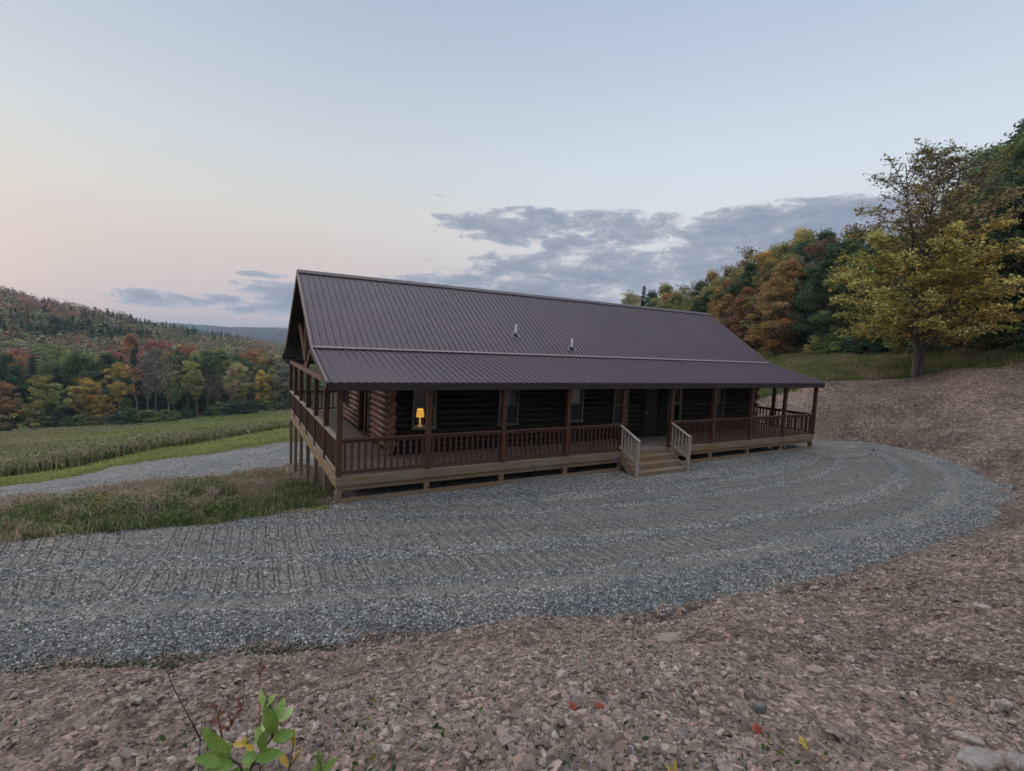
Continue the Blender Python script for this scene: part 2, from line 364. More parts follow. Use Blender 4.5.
def inside(x, y, poly):
    r = np.zeros(np.shape(x), bool); n = len(poly)
    for i in range(n):
        a = poly[i]; b = poly[(i+1) % n]
        with np.errstate(divide='ignore', invalid='ignore'):
            c = ((a[1] > y) != (b[1] > y)) & (x < (b[0]-a[0])*(y-a[1])/(b[1]-a[1]+1e-12)+a[0])
        r ^= c
    return r
def sdf(x, y, poly):   # positive inside
    return np.where(inside(x, y, poly), 1, -1)*seg_dist(x, y, poly)
def track_uv(x, y):
    P = NEAR_EDGE; L_ = np.r_[0, np.cumsum(np.hypot(*np.diff(P, axis=0).T))]
    best = np.full(np.shape(x), 1e9); s = np.zeros(np.shape(x))
    for i in range(len(P)-1):
        a, b = P[i], P[i+1]; ab = b-a; l2 = (ab**2).sum()
        t = np.clip(((x-a[0])*ab[0]+(y-a[1])*ab[1])/l2, 0, 1); d = np.hypot(x-a[0]-t*ab[0], y-a[1]-t*ab[1])
        k = d < best; best = np.where(k, d, best); s = np.where(k, L_[i]+t*math.sqrt(l2), s)
    return s, best
ctrl = np.array(ctrl)
keep = sdf(ctrl[:, 0], ctrl[:, 1], pad) < -.3
ctrl = ctrl[keep]
xs = [(p[0], p[1]) for p in pad if True]
padpts = np.array([(x, y, PAD_Z - .012*max(0, -x-6)) for x, y in xs] + [(x, y, PAD_Z - .012*max(0, -x-6)) for x, y in [(-20, 0), (-12, -1.5), (-6, -2), (0, -3), (5, -4), (10, -4), (15, -4), (20, -3), (23, -1), (5, 0), (10, 0), (15, 0), (20, 0), (22, -4)]])
ctrl = np.concatenate([ctrl, padpts])
def warp(x, y):
    dx = x-CAM[0]; dy = y-CAM[1]; r = np.hypot(dx, dy)+1e-6; l = np.log1p(r/4)/r
    return dx*l, dy*l
cu, cv_ = warp(ctrl[:, 0], ctrl[:, 1])
EPS = .03
def kern(u, v): return -np.sqrt((u[:, None]-cu[None])**2 + (v[:, None]-cv_[None])**2 + EPS**2)
n_ = len(ctrl); A = kern(cu, cv_) - np.eye(n_)*.004
Pm = np.stack([np.ones(n_), cu, cv_], 1)
S = np.block([[A, Pm], [Pm.T, np.zeros((3, 3))]])
sol = np.linalg.solve(S, np.r_[ctrl[:, 2], 0, 0, 0]); W_, poly_ = sol[:n_], sol[n_:]
def base_h(x, y):
    x = np.asarray(x, float).ravel(); y = np.asarray(y, float).ravel(); out = np.empty(len(x))
    for i in range(0, len(x), 60000):
        u, v = warp(x[i:i+60000], y[i:i+60000]); out[i:i+60000] = kern(u, v) @ W_ + poly_[0] + poly_[1]*u + poly_[2]*v
    return out
# far table: az (pixel column) x distance -> height
FAR_PX = np.array([-400, -150, 0, 60, 100, 165, 220, 290, 400, 640, 760, 900, 1100, 1400], float)
FAR_D = np.array([130, 190, 250, 320, 400, 520, 700, 1200, 2200, 3000, 3600, 6000], float)
FAR_H = np.array([
    # 130  190  250  320  400  520  700 1200 2200 3000 3600 6000
    [-19, -14,  0,  16,  34,  40,  36,  10, -20,  30,  40,  20],
    [-19, -17, -6,  10,  26,  32,  28,   5, -20,  30,  40,  20],
    [-21, -19, -11,  3,  17,  20,  18,   0, -30,  10,  30,  20],
    [-21, -20, -14, -4,   8,   8,   4, -10, -30,  10,  30,  20],
    [-21, -20.5, -17, -9,  3,  2,  -2, -16, -30,  10,  30,  20],
    [-20.5, -20.5, -19, -15, -8, -6, -12, -26, -34, 22, 30,  20],
    [-19.5, -20, -20, -18, -16, -14, -16, -30, -40, 18, 18,  10],
    [-17, -19.5, -20, -20, -21, -22, -24, -40, -40, 16, 36,  10],
    [-15, -19, -20, -22, -24, -26, -30, -40, -40, 30, 50,  10],
    [-3, -6, -12, -18, -22, -26, -30, -30, -30, 0, 10, 10],
    [6, 5, 2, -2, -6, -10, -14, -20, -20, 0, 10, 10],
    [15, 20, 22, 24, 24, 20, 20, 10, 10, 10, 10, 10],
    [22, 30, 36, 40, 40, 40, 30, 20, 10, 10, 10, 10],
    [26, 34, 40, 44, 44, 44, 40, 30, 20, 10, 10, 10]], float)
def far_h(x, y):
    dx = x-CAM[0]; dy = y-CAM[1]; d = np.hypot(dx, dy)
    fw = dx*FW[0]+dy*FW[1]; rt = dx*RT[0]+dy*RT[1]
    px = np.where(fw > .25*d, CX + F*rt/np.maximum(fw, .25*d), np.where(rt > 0, 1400, -400)); px = np.clip(px, -400, 1400)
    dd = np.clip(np.where(fw > .25*d, fw, d), FAR_D[0], FAR_D[-1])
    i = np.clip(np.searchsorted(FAR_PX, px)-1, 0, len(FAR_PX)-2); u = (px-FAR_PX[i])/(FAR_PX[i+1]-FAR_PX[i])
    ld = np.log(dd); LD = np.log(FAR_D); j = np.clip(np.searchsorted(LD, ld)-1, 0, len(LD)-2); v = (ld-LD[j])/(LD[j+1]-LD[j])
    u = u*u*(3-2*u); v = np.clip(v, 0, 1)
    H = FAR_H
    return (H[i, j]*(1-u)+H[i+1, j]*u)*(1-v) + (H[i, j+1]*(1-u)+H[i+1, j+1]*u)*v
def smooth_h(x, y):
    x = np.asarray(x, float).ravel(); y = np.asarray(y, float).ravel()
    dx = x-CAM[0]; dy = y-CAM[1]; d = np.maximum(dx*FW[0]+dy*FW[1], .4*np.hypot(dx, dy))
    near = base_h(x, y); far = far_h(x, y)
    w = sstep(105, 190, d); h = near*(1-w)+far*w
    h += (fbm(x/220, y/220, 5)-.5)*14*sstep(200, 600, d) + (fbm(x/60, y/60, 9)-.5)*60*sstep(1800, 3000, d)*.35
    pw = sstep(-.9, .25, sdf(x, y, pad)); pz = PAD_Z - .012*np.maximum(0, -x-6)
    return h*(1-pw) + pz*pw
road = np.array([at_depth(px, 500, d)[:2] for px, d in [(-260, 17.5), (0, 18.0), (83, 20.0), (160, 21.6), (225, 22.4), (300, 23.6), (420, 25.5), (420, 35.5), (289, 31.3), (220, 29), (150, 27.2), (75, 25.7), (0, 25.2), (-260, 24.5)]])
def masks(x, y):
    """grass weight, wood (forest floor) weight, disturbed dirt weight"""
    px, py, d = project(np.stack([x, y, np.zeros_like(x)], 1))
    dx = x-CAM[0]; dy = y-CAM[1]; fw = dx*FW[0]+dy*FW[1]; rt = dx*RT[0]+dy*RT[1]
    # right-hand grass line: beyond it is grass
    gl = np.interp(rt, [6, 14, 19.5, 25.5, 28, 60], [36, 30.8, 31.2, 31.0, 27.6, 20])
    gr = np.where(rt > 5, sstep(-.9, .9, fw-gl + (fbm(x/2.5, y/2.5, 3)-.5)*3.0), 0)
    # left: everything past the drive's far edge
    s = sdf(x, y, pad)
    left = (x < 1.2) & (y > -2.2)
    gleft = np.where(left, sstep(.25, -.25, s + (fbm(x/.8, y/.8, 8)-.5)*.9), 0)
    bare = fbm(x/1.6, y/1.6, 21)
    gleft = np.where((y < 13) & (bare > .60), gleft*.35, gleft)
    under = (x > -.4) & (x < 24) & (y > .5) & (y < 15)
    gleft = np.where(x > 1.2, np.where((y > 14), 1, gleft), gleft)
    g = np.maximum(gr, gleft); g = np.where(under & (s < 0), .15, g)
    g = np.where((x < -14) & (y > 3), 1, g)
    wood = sstep(46, 52, fw + (rt-28)*.6)*(rt > 20) + np.where(rt <= 20, sstep(128, 140, fw + np.clip(rt+60, -200, 60)*-.22), 0)
    return g, np.clip(wood, 0, 1), s
def micro(x, y, g, s):
    d = np.hypot(x-CAM[0], y-CAM[1]); out = (1-g)*sstep(.0, -.5, s)
    a = (fbm(x/3.6, y/3.6, 35, 3)-.5)*.7*sstep(8, 16, d) + (fbm(x/1.1, y/1.1, 31, 4)-.5)*.28 + (fbm(x/.4, y/.4, 33, 3)-.5)*.10 + (np.abs(fbm(x/.28, y/.28, 41, 4)-.5)-.12)*-.17 + (fbm(x/.07, y/.07, 51, 2)-.5)*.03*(d < 14)
    lip = -.07*np.exp(-((s+.32)/.17)**2)*(fbm(x/.9, y/.9, 61) > .38)     # trough along the gravel edge
    near = sstep(70, 30, d)
    bump_ = g*(fbm(x/.9, y/.9, 71)-.5)*.22*near
    return (a*out + lip*out)*near + bump_
def ground_z(x, y):
    x = np.asarray(x, float).ravel(); y = np.asarray(y, float).ravel()
    g, w, s = masks(x, y); return smooth_h(x, y) + micro(x, y, g, s)
def gz(x, y): return float(ground_z([x], [y])[0])

# polar grid about the camera foot, dense in the viewed sector
a0 = math.atan2(FW[1], FW[0])
angs = np.r_[np.linspace(-math.radians(51), math.radians(51), 800), np.linspace(math.radians(51), math.radians(309), 90)[1:-1]] + a0
rad = [.25]
while rad[-1] < 6000: rad.append(rad[-1]*(1.0085 if rad[-1] < 60 else 1.02))
rad = np.array(rad); rad[0] = .05
AA, RR = np.meshgrid(angs, rad); GX = CAM[0]+RR*np.cos(AA); GY = CAM[1]+RR*np.sin(AA)
gx, gy = GX.ravel(), GY.ravel()
gm, wm, sm = masks(gx, gy)
gzv = smooth_h(gx, gy) + micro(gx, gy, gm, sm)
na, nr = len(angs), len(rad)
ii, jj = np.meshgrid(np.arange(nr-1), np.arange(na), indexing='ij'); j2 = (jj+1) % na
quads = np.stack([ii*na+jj, ii*na+j2, (ii+1)*na+j2, (ii+1)*na+jj], -1).reshape(-1, 4)[:, ::-1]
me = np_mesh('ground', np.stack([gx, gy, gzv], 1), quads, M['ground'], True, {'grass': ('POINT', gm), 'wood': ('POINT', wm), 'edge_shade': ('POINT', np.exp(-((sm+.22)/.2)**2)*sstep(.4, .6, fbm(gx/.8, gy/.8, 61))*(gx < 9)*.85)})
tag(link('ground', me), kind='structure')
# gravel drive and lower gravel road: sheets laid over the ground
def sheet(name, poly, material, lift, edge_noise, res_r=1.012, uvs=True, sink=.12):
    jit = (fbm(gx/.5, gy/.5, 77)-.5)*edge_noise
    s = sdf(gx, gy, poly)+jit
    top = smooth_h(gx, gy) if name == 'gravel_driveway' else gzv
    wob = (fbm(gx/.35, gy/.35, 81)-.5)*.03 + (fbm(gx/1.6, gy/1.6, 82)-.5)*.05
    z = top + np.clip(s*.45, -sink, lift) + wob*sstep(0, .5, s)
    if uvs:
        su, tv = track_uv(gx, gy)
        near = np.exp(-((tv-.35)/.22)**2)*.035 + np.exp(-((tv-2.75)/.3)**2)*.03 - np.exp(-((tv-2.0)/.3)**2)*.02 - np.exp(-((tv-4.0)/.3)**2)*.02
        z += near*sstep(0, .4, s)
        uv = np.stack([su, tv], 1)
    else: uv = None
    use = (s > -.35); k = use[quads].all(1); q = quads[k]
    ids = np.unique(q); remap = np.zeros(len(gx), np.int64); remap[ids] = np.arange(len(ids))
    me = np_mesh(name, np.stack([gx, gy, z], 1)[ids], remap[q], material, True, None, None if uv is None else uv[ids])
    tag(link(name, me), kind='structure')
sheet('gravel_driveway', pad, M['gravel'], .05, .75)
sheet('gravel_road', road, M['gravel_road'], .04, 1.0, uvs=False)
def drive_z(x, y):
    x = np.asarray(x, float); y = np.asarray(y, float)
    return smooth_h(x, y) + .05 + (fbm(x/.35, y/.35, 81)-.5)*.03 + (fbm(x/1.6, y/1.6, 82)-.5)*.05

# ------------------------------------------------------------------ stones (uncountable: one object each)
OCT_V = np.array([(1, 0, 0), (-1, 0, 0), (0, 1, 0), (0, -1, 0), (0, 0, 1), (0, 0, -1)], float)
OCT_F = np.array([(0, 2, 4), (2, 1, 4), (1, 3, 4), (3, 0, 4), (2, 0, 5), (1, 2, 5), (3, 1, 5), (0, 3, 5)])
t_ = (1+5**.5)/2
ICO_V = np.array([(-1, t_, 0), (1, t_, 0), (-1, -t_, 0), (1, -t_, 0), (0, -1, t_), (0, 1, t_), (0, -1, -t_), (0, 1, -t_), (t_, 0, -1), (t_, 0, 1), (-t_, 0, -1), (-t_, 0, 1)])/math.hypot(1, t_)
ICO_F = np.array([(0, 11, 5), (0, 5, 1), (0, 1, 7), (0, 7, 10), (0, 10, 11), (1, 5, 9), (5, 11, 4), (11, 10, 2), (10, 7, 6), (7, 1, 8), (3, 9, 4), (3, 4, 2), (3, 2, 6), (3, 6, 8), (3, 8, 9), (4, 9, 5), (2, 4, 11), (6, 2, 10), (8, 6, 7), (9, 8, 1)])
BOX_V = np.array([(x, y, z) for z in (-1, 1) for y in (-1, 1) for x in (-1, 1)], float)*.75
BOX_F = np.array([(0, 2, 1), (1, 2, 3), (4, 5, 6), (5, 7, 6), (0, 1, 4), (1, 5, 4), (2, 6, 3), (3, 6, 7), (0, 4, 2), (2, 4, 6), (1, 3, 5), (3, 7, 5)])
def stones(x, y, z, size, cols, bv, bf, flat=(.35, .8), jitter=.25, tilt=.5):
    n = len(x); v = np.repeat(bv[None], n, 0)*(1+rng.normal(0, jitter, (n, len(bv), 1))).clip(.5, 1.6)
    sc = np.stack([rng.uniform(.7, 1.35, n), rng.uniform(.6, 1.0, n), rng.uniform(*flat, n)], 1)
    v = v*sc[:, None, :]*size[:, None, None]
    a = rng.uniform(0, 6.283, n); bx = rng.normal(0, tilt, n); by = rng.normal(0, tilt, n)
    def rx(v, b): c, s = np.cos(b)[:, None], np.sin(b)[:, None]; return np.stack([v[..., 0], v[..., 1]*c-v[..., 2]*s, v[..., 1]*s+v[..., 2]*c], -1)
    def ry(v, b): c, s = np.cos(b)[:, None], np.sin(b)[:, None]; return np.stack([v[..., 0]*c+v[..., 2]*s, v[..., 1], -v[..., 0]*s+v[..., 2]*c], -1)
    v = ry(rx(v, bx), by); c, s = np.cos(a)[:, None], np.sin(a)[:, None]
    v = np.stack([v[..., 0]*c-v[..., 1]*s, v[..., 0]*s+v[..., 1]*c, v[..., 2]], -1)
    v += np.stack([x, y, z], 1)[:, None, :]
    f = (np.arange(n)[:, None, None]*len(bv) + bf[None]).reshape(-1, 3)
    col = np.repeat(cols, len(bf), 0)
    return v.reshape(-1, 3), f, col
def stone_field(name, parts, material):
    V = []; Fc = []; Cc = []; o = 0
    for v, f, c in parts: V.append(v); Fc.append(f+o); Cc.append(c); o += len(v)
    me = np_mesh(name, np.concatenate(V), np.concatenate(Fc), material, False, {'tint': ('FACE', np.concatenate(Cc))})
    return link(name, me)
def sample_view(n, dmin, dmax, power=1.0, pxr=(-60, 1084)):
    """random points on the ground plane in front of the camera, denser close by (power of depth)"""
    u = rng.uniform(0, 1, n); d = dmin*(dmax/dmin)**(u**power)
    px = rng.uniform(*pxr, n); r = (px-CX)/F*d
    return CAM[0]+FW[0]*d+RT[0]*r, CAM[1]+FW[1]*d+RT[1]*r, d
def dirt_colors(n):
    base = np.array([[.20, .150, .128], [.235, .180, .155], [.175, .135, .118], [.255, .205, .182], [.19, .16, .148], [.215, .150, .125]])
    c = base[rng.integers(0, len(base), n)]*rng.uniform(.5, 1.6, (n, 1)); k = rng.random(n) < .03; c[k] = np.array([.36, .315, .29])*rng.uniform(.7, 1.2, (k.sum(), 1)); return c
parts = []
for (n, d0, d1, s0, s1, bv, bf, pw) in [(110000, 1.3, 6.5, .005, .015, OCT_V, OCT_F, 1.0), (52000, 1.3, 8, .008, .026, ICO_V, ICO_F, 1.0), (24000, 1.3, 9, .016, .04, ICO_V, ICO_F, 1.0), (2200, 1.4, 12, .025, .06, ICO_V, ICO_F, 1.0), (500, 1.4, 12, .02, .045, BOX_V, BOX_F, 1.0),
                                        (80000, 4, 34, .010, .030, OCT_V, OCT_F, 1.0), (9000, 6, 36, .022, .065, ICO_V, ICO_F, 1.0), (500, 7, 34, .05, .13, BOX_V, BOX_F, 1.0)]:
    x, y, d = sample_view(n, d0, d1, pw); g, w, s = masks(x, y)
    dens = np.clip((fbm(x/.9, y/.9, 91)-.36)*4.2, .10, 1)
    k = (g < .4) & (s < -.02) & ~((x > -.3) & (x < 21.5) & (y > -.3) & (y < 12)) & (rng.random(n) < dens)
    x, y = x[k], y[k]; n2 = len(x); sz = s0*(s1/s0)**(rng.random(n2)**1.8)
    z = ground_z(x, y) + sz*rng.uniform(-.15, .3, n2)
    parts.append(stones(x, y, z, sz, dirt_colors(n2), bv, bf, (.22, .62), .24 if bf is not BOX_F else .12, .38))
o = stone_field('rubble', parts, M['stone']); tag(o, 'loose reddish brown stones and clods scattered over the dirt bank', 'rubble', kind='stuff')
parts = []
for (n, d0, d1, s0, s1) in [(150000, 5, 16, .008, .019), (60000, 5, 30, .012, .024)]:
    x, y, d = sample_view(n, d0, d1); s = sdf(x, y, pad); su, tv = track_uv(x, y)
    jit = (fbm(x/.5, y/.5, 77)-.5)*.75
    tr = np.zeros(n)
    for c0 in (1.15, 2.0, 3.25, 4.05): tr = np.maximum(tr, np.exp(-((tv-c0)/.3)**2))
    loose = np.exp(-((tv-.35)/.4)**2)
    k = (s+jit > -.03-.6*rng.random(n)**4) & (rng.random(n) < .62-.38*tr+.4*loose) & ~((y > .1) & (x > 0))
    x, y = x[k], y[k]; n2 = len(x); sz = s0*(s1/s0)**rng.random(n2)
    ss = (s+jit)[k]; tvk = tv[k]
    z = np.where(ss < -.05, ground_z(x, y)+.1, smooth_h(x, y)) + np.clip(ss*.45, -.12, .05)*(ss > -.05) - .09*(ss <= -.05) + ((fbm(x/.35, y/.35, 81)-.5)*.03 + (fbm(x/1.6, y/1.6, 82)-.5)*.05)*sstep(0, .5, ss) + \
        (np.exp(-((tvk-.35)/.22)**2)*.035 + np.exp(-((tvk-2.75)/.3)**2)*.03 - np.exp(-((tvk-2.0)/.3)**2)*.02 - np.exp(-((tvk-4.0)/.3)**2)*.02)*sstep(0, .4, ss)
    v = rng.random((n2, 1)); col = np.array([[.134, .137, .143]])*(.3+1.75*v**1.7); w = rng.random(n2) < .05; col[w] = [.45, .46, .48]; w = rng.random(n2) < .25; col[w] = col[w]*[1.2, 1.03, .85]
    parts.append(stones(x, y, z+sz*.25, sz*1.08, col, OCT_V, OCT_F, (.45, .9)))
o = stone_field('gravel', parts, M['gstone']); tag(o, 'crushed blue grey gravel loose on the curved driveway', 'gravel', kind='stuff')

# ------------------------------------------------------------------ the log cabin
SP = 2.34; LEN = 9*SP; SD = 1.98; DEP = 6*SD; WX0, WX1, WY0, WY1 = 1.83, LEN-1.83, 1.83, DEP-1.83
EAVE = (-.17, 2.38); BRK = (2.613, 3.157); RDG = (6.533, 5.749); OV = .32
house = empty('log_cabin', (0, 0, 0))
tag(house, 'dark brown log cabin with purple brown metal roof and wraparound porch beside the gravel drive', 'house')
def pad_ground(x, y): return gz(x, y)
# roof: ribbed metal panels
def ribbed(name, p0, p1, parent, mat_, lift=0.0):
    (y0, z0), (y1, z1) = p0, p1; nrm = np.array([-(z1-z0), (y1-y0)]); nrm = nrm/np.hypot(*nrm)
    if nrm[1] < 0: nrm = -nrm
    xs = []; hs = []; x = -OV
    W = LEN+2*OV; n = 106; p = W/n
    for i in range(n):
        b = -OV+i*p
        xs += [b, b+p*.34, b+p*.40, b+p*.60, b+p*.66]; hs += [0, 0, .026, .026, 0]
    xs.append(LEN+OV); hs.append(0)
    xs = np.array(xs); hs = np.array(hs)+lift
    A_ = np.stack([xs, y0+nrm[0]*hs, z0+nrm[1]*hs], 1); B_ = np.stack([xs, y1+nrm[0]*hs, z1+nrm[1]*hs], 1)
    k = len(xs); i = np.arange(k-1); V = np.concatenate([A_, B_]); Fq = np.stack([i, i+1, k+i+1, k+i], 1)
    if y1 < y0: Fq = Fq[:, ::-1]
    me = np_mesh(name, V, Fq, mat_); return link(name, me, parent)
def slab(name, p0, p1, th, mat_, parent, x0=-OV+.01, x1=LEN+OV-.01, off=-.006):
    (y0, z0), (y1, z1) = p0, p1; nrm = np.array([-(z1-z0), (y1-y0)]); nrm = nrm/np.hypot(*nrm)
    if nrm[1] < 0: nrm = -nrm
    m = MB(); v = []
    for x in (x0, x1):
        for (y, z) in ((y0, z0), (y1, z1)):
            for o_ in (off, off-th): v.append((x, y+nrm[0]*o_, z+nrm[1]*o_))
    m.add(v, [(0, 1, 3, 2), (4, 6, 7, 5), (0, 2, 6, 4), (1, 5, 7, 3), (0, 4, 5, 1), (2, 3, 7, 6)])
    return m.build(name, mat_, parent)
RB = (2*RDG[0]-BRK[0], BRK[1]); RE = (2*RDG[0]-EAVE[0]-.6, EAVE[1]+.18)
roof = ribbed('roof', BRK, RDG, house, M['roof'])
proof = ribbed('porch_roof', EAVE, (BRK[0]+.02, BRK[1]-.028), house, M['roof'])
rroof = ribbed('rear_roof', RB, RDG, house, M['roof']); rp = ribbed('rear_porch_roof', RE, RB, house, M['roof'])
for p, q, par in ((BRK, RDG, roof), (EAVE, (BRK[0], BRK[1]-.03), proof), (RB, RDG, rroof), (RE, RB, rp)):
    slab('roof_deck', p, q, .14, M['dark_trim'], par)
m = MB()
for p, q, n_r in ((EAVE, (BRK[0]-.12, BRK[1]-.06), 4), (BRK, RDG, 6)):
    for i in range(n_r):
        t = (i+.35)/n_r; y_ = p[0]+(q[0]-p[0])*t; z_ = p[1]+(q[1]-p[1])*t
        for k in range(0, 106):
            x_ = -OV+(k+.5)*(LEN+2*OV)/106; m.box(x_-.006, x_+.006, y_-.007, y_+.007, z_+.024, z_+.036)
m.build('screws', M['trim_metal'], roof)
m = MB(); # ridge cap
for sgn in (-1, 1):
    a = (RDG[0], RDG[1]+.055); b = (RDG[0]+sgn*.17, RDG[1]-.17*.661+.045)
    v = [(x, y, z+t) for x in (-OV-.02, LEN+OV+.02) for (y, z) in (a, b) for t in (0, .012)]
    m.add(v, [(0, 1, 3, 2), (4, 6, 7, 5), (0, 2, 6, 4), (1, 5, 7, 3), (0, 4, 5, 1), (2, 3, 7, 6)])
m.build('ridge_cap', M['cap_metal'], roof)
m = MB(); m.bar((-OV-.01, BRK[0]-.03, BRK[1]+.012), (LEN+OV+.01, BRK[0]-.03, BRK[1]+.012), .10, .035, (0, -.45, .9)); m.build('pitch_flashing', M['trim_metal'], roof)
# rake trim on both gables, with dark barge boards
for x, s in ((-OV-.012, -1), (LEN+OV+.012, 1)):
    m = MB(); k = MB()
    for p, q in ((EAVE, BRK), (BRK, RDG), (RB, RDG), (RE, RB)):
        m.bar((x, p[0], p[1]+.012), (x, q[0], q[1]+.012), .03, .05)
        k.bar((x, p[0], p[1]-.1), (x, q[0], q[1]-.1), .022, .17)
    m.build('rake_trim', M['trim_metal'], house); k.build('barge_board', M['dark_trim'], house)
m = MB(); m.box(-OV+.02, LEN+OV-.02, EAVE[0]-.03, EAVE[0]-.004, EAVE[1]-.20, EAVE[1]-.012); m.build('eave_fascia', M['dark_trim'], house)
m = MB(); m.box(-OV+.02, LEN+OV-.02, RE[0]+.004, RE[0]+.03, RE[1]-.20, RE[1]-.012); m.build('eave_fascia', M['dark_trim'], house)
# porch beams
m = MB(); m.box(-.07, LEN+.07, -.07, .07, 2.17, 2.37); m.build('porch_beam', M['dark_trim'], house)
m = MB(); m.box(-.07, LEN+.07, DEP-.07, DEP+.07, 2.17, 2.37); m.build('porch_beam', M['dark_trim'], house)
# gable trusses over the end porches
def roof_z(y):
    P = [EAVE, BRK, RDG, RB, RE]; return float(np.interp(y, [p[0] for p in P], [p[1] for p in P]))
for x in (0., LEN):
    t = MB(); t.bar((x, .1, 2.26), (x, DEP-.1, 2.26), .12, .16); tr = t.build('gable_truss', M['stain_y'], house)
    t = MB()
    t.bar((x, .1, roof_z(.1)-.26), (x, BRK[0], BRK[1]-.26), .1, .14); t.bar((x, BRK[0], BRK[1]-.26), (x, RDG[0], RDG[1]-.28), .1, .16)
    t.bar((x, RDG[0], RDG[1]-.28), (x, RB[0], RB[1]-.26), .1, .16); t.bar((x, RB[0], RB[1]-.26), (x, DEP-.1, roof_z(DEP-.1)-.26), .1, .14)
    t.build('truss_chord', M['dark_trim'], tr)
    t = MB()
    t.bar((x, 6.3, 2.34), (x, 8.7, roof_z(8.7)-.34), .09, .12); t.bar((x, 6.3, 2.34), (x, 4.0, roof_z(4.0)-.34), .09, .12)
    t.bar((x, 6.53, 2.34), (x, 6.53, 5.4), .11, .11); t.build('truss_strut', M['stain_y'], tr)
# vents on the roof
for vx, vy in ((7.03, 3.62), (9.22, 2.98)):
    z = roof_z(vy); m = MB(); m.tube([(vx, vy, z-.05), (vx, vy, z+.45)], .042, 14); v = m.build('vent_pipe', M['pvc'], roof, True, auto=40)
    m = MB(); m.tube([(vx, vy, z-.02), (vx, vy, z+.05), (vx, vy, z+.13)], [.115, .085, .05], 14); m.build('rubber_boot', M['rubber'], v, True)
    m = MB()
    ring = [(vx+math.cos(a)*.15, vy+math.sin(a)*.13, roof_z(vy+math.sin(a)*.13)+.03) for a in np.linspace(0, 2*math.pi, 15)]; m.tube(ring, .012, 6, False); m.build('boot_flange', M['flash'], v, True)
# foundation, inner shell
m = MB(); m.box(WX0+.03, WX1-.03, WY0+.06, WY1-.03, -4.2, -.1); m.build('foundation', M['concrete'], house)
# openings on the front wall (x0, x1, z0, z1)
FRONT = [(2.45, 3.22, .82, 2.05), (5.42, 6.2, .82, 2.05), (8.22, 8.98, .82, 2.05), (10.45, 11.2, .62, 2.05), (12.05, 13.0, .02, 2.06), (13.42, 14.2, .62, 2.05), (16.3, 16.98, .62, 2.05)]
LEFT = [(4.15, 5.75, .06, 2.05), (7.7, 9.0, .75, 2.05)]
LR = .098; ROWS = 15; LH = .196
def log_wall(name, along, fixed, a0, a1, openings, rows, material, z0=.0, ext=.24, shift=0, outward=-1, cutfun=None):
    m = MB()
    for i in range(rows):
        zc = z0+LH*(i+.5) + (LH*.5 if shift else 0)
        lo, hi = a0, a1
        if cutfun:
            lo, hi = cutfun(zc)
            if hi-lo < .3: continue
        else:
            e_ = (.24 if i % 2 else .11) if along == 'y' else .06
            lo -= e_ + rng.uniform(-.015, .02); hi += e_ + rng.uniform(-.02, .015)
        segs = [(lo, hi)]
        for (o0, o1, oz0, oz1) in openings:
            if zc+.05 > oz0 and zc-.05 < oz1:
                ns = []
                for s0, s1 in segs:
                    if o1 <= s0 or o0 >= s1: ns.append((s0, s1)); continue
                    if o0 > s0: ns.append((s0, o0))
                    if o1 < s1: ns.append((o1, s1))
                segs = ns
        for s0, s1 in segs:
            n = 12; v = []
            rr = LR*rng.uniform(.99, 1.05)
            for s_ in (s0, s1):
                for t in np.linspace(0, 2*math.pi, n, endpoint=False):
                    cx_, cz_ = math.cos(t)*rr, math.sin(t)*rr
                    v.append((s_, fixed+cx_, zc+cz_) if along == 'x' else (fixed+cx_, s_, zc+cz_))
            f = [(j, (j+1) % n, n+(j+1) % n, n+j) for j in range(n)]
            m.add(v, f+[tuple(range(n))[::-1], tuple(range(n, 2*n))])
    w = m.build(name, material, house, True); w.data.materials.append(M['log_end'])
    for p in w.data.polygons:
        if len(p.vertices) > 4: p.material_index = 1; p.use_smooth = False
    return w
log_wall('front_wall', 'x', WY0, WX0, WX1, FRONT, 14, M['log_shaded'])
log_wall('rear_wall', 'x', WY1, WX0, WX1, [], 14, M['log_shaded'])
log_wall('side_wall', 'y', WX0, WY0, WY1, LEFT, 12, M['log'], shift=1)
log_wall('side_wall', 'y', WX1, WY0, WY1, [], 12, M['log'], shift=1)
def gab(z):
    P = [EAVE, BRK, RDG]; y = float(np.interp(z+.1, [p[1]-.2 for p in P], [p[0] for p in P])); y = max(y, WY0)
    return y+.05, 2*RDG[0]-y-.05 if 2*RDG[0]-y-.05 < WY1 else WY1
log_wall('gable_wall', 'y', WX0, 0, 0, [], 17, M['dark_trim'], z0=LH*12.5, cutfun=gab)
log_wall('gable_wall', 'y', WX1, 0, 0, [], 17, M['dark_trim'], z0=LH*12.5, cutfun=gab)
m = MB(); m.box(WX0+.15, WX1-.15, WY0+2.6, WY0+2.7, .0, 2.9); m.box(WX0+.1, WX1-.1, WY0+.1, WY1-.1, -.09, -.03); m.box(WX0+.1, WX1-.1, WY0+.1, WY1-.1, 2.45, 2.5); m.build('interior_partition', M['interior'], house)
# deck
m = MB()
bw = .14; y = .0
def board(x0, x1, y0, y1): m.box(x0, x1, y0, y1, -.04, rng.uniform(-.003, .0))
yy = -.03
while yy < WY0-.02: board(-.03, LEN+.03, yy, min(yy+bw-.006, WY0)); yy += bw
yy0 = yy
while yy < DEP+.03:
    if yy < WY1: board(-.03, WX0, yy, yy+bw-.006); board(WX1, LEN+.03, yy, yy+bw-.006)
    else: board(-.03, LEN+.03, yy, yy+bw-.006)
    yy += bw
m.build('porch_deck', M['deck'], house)
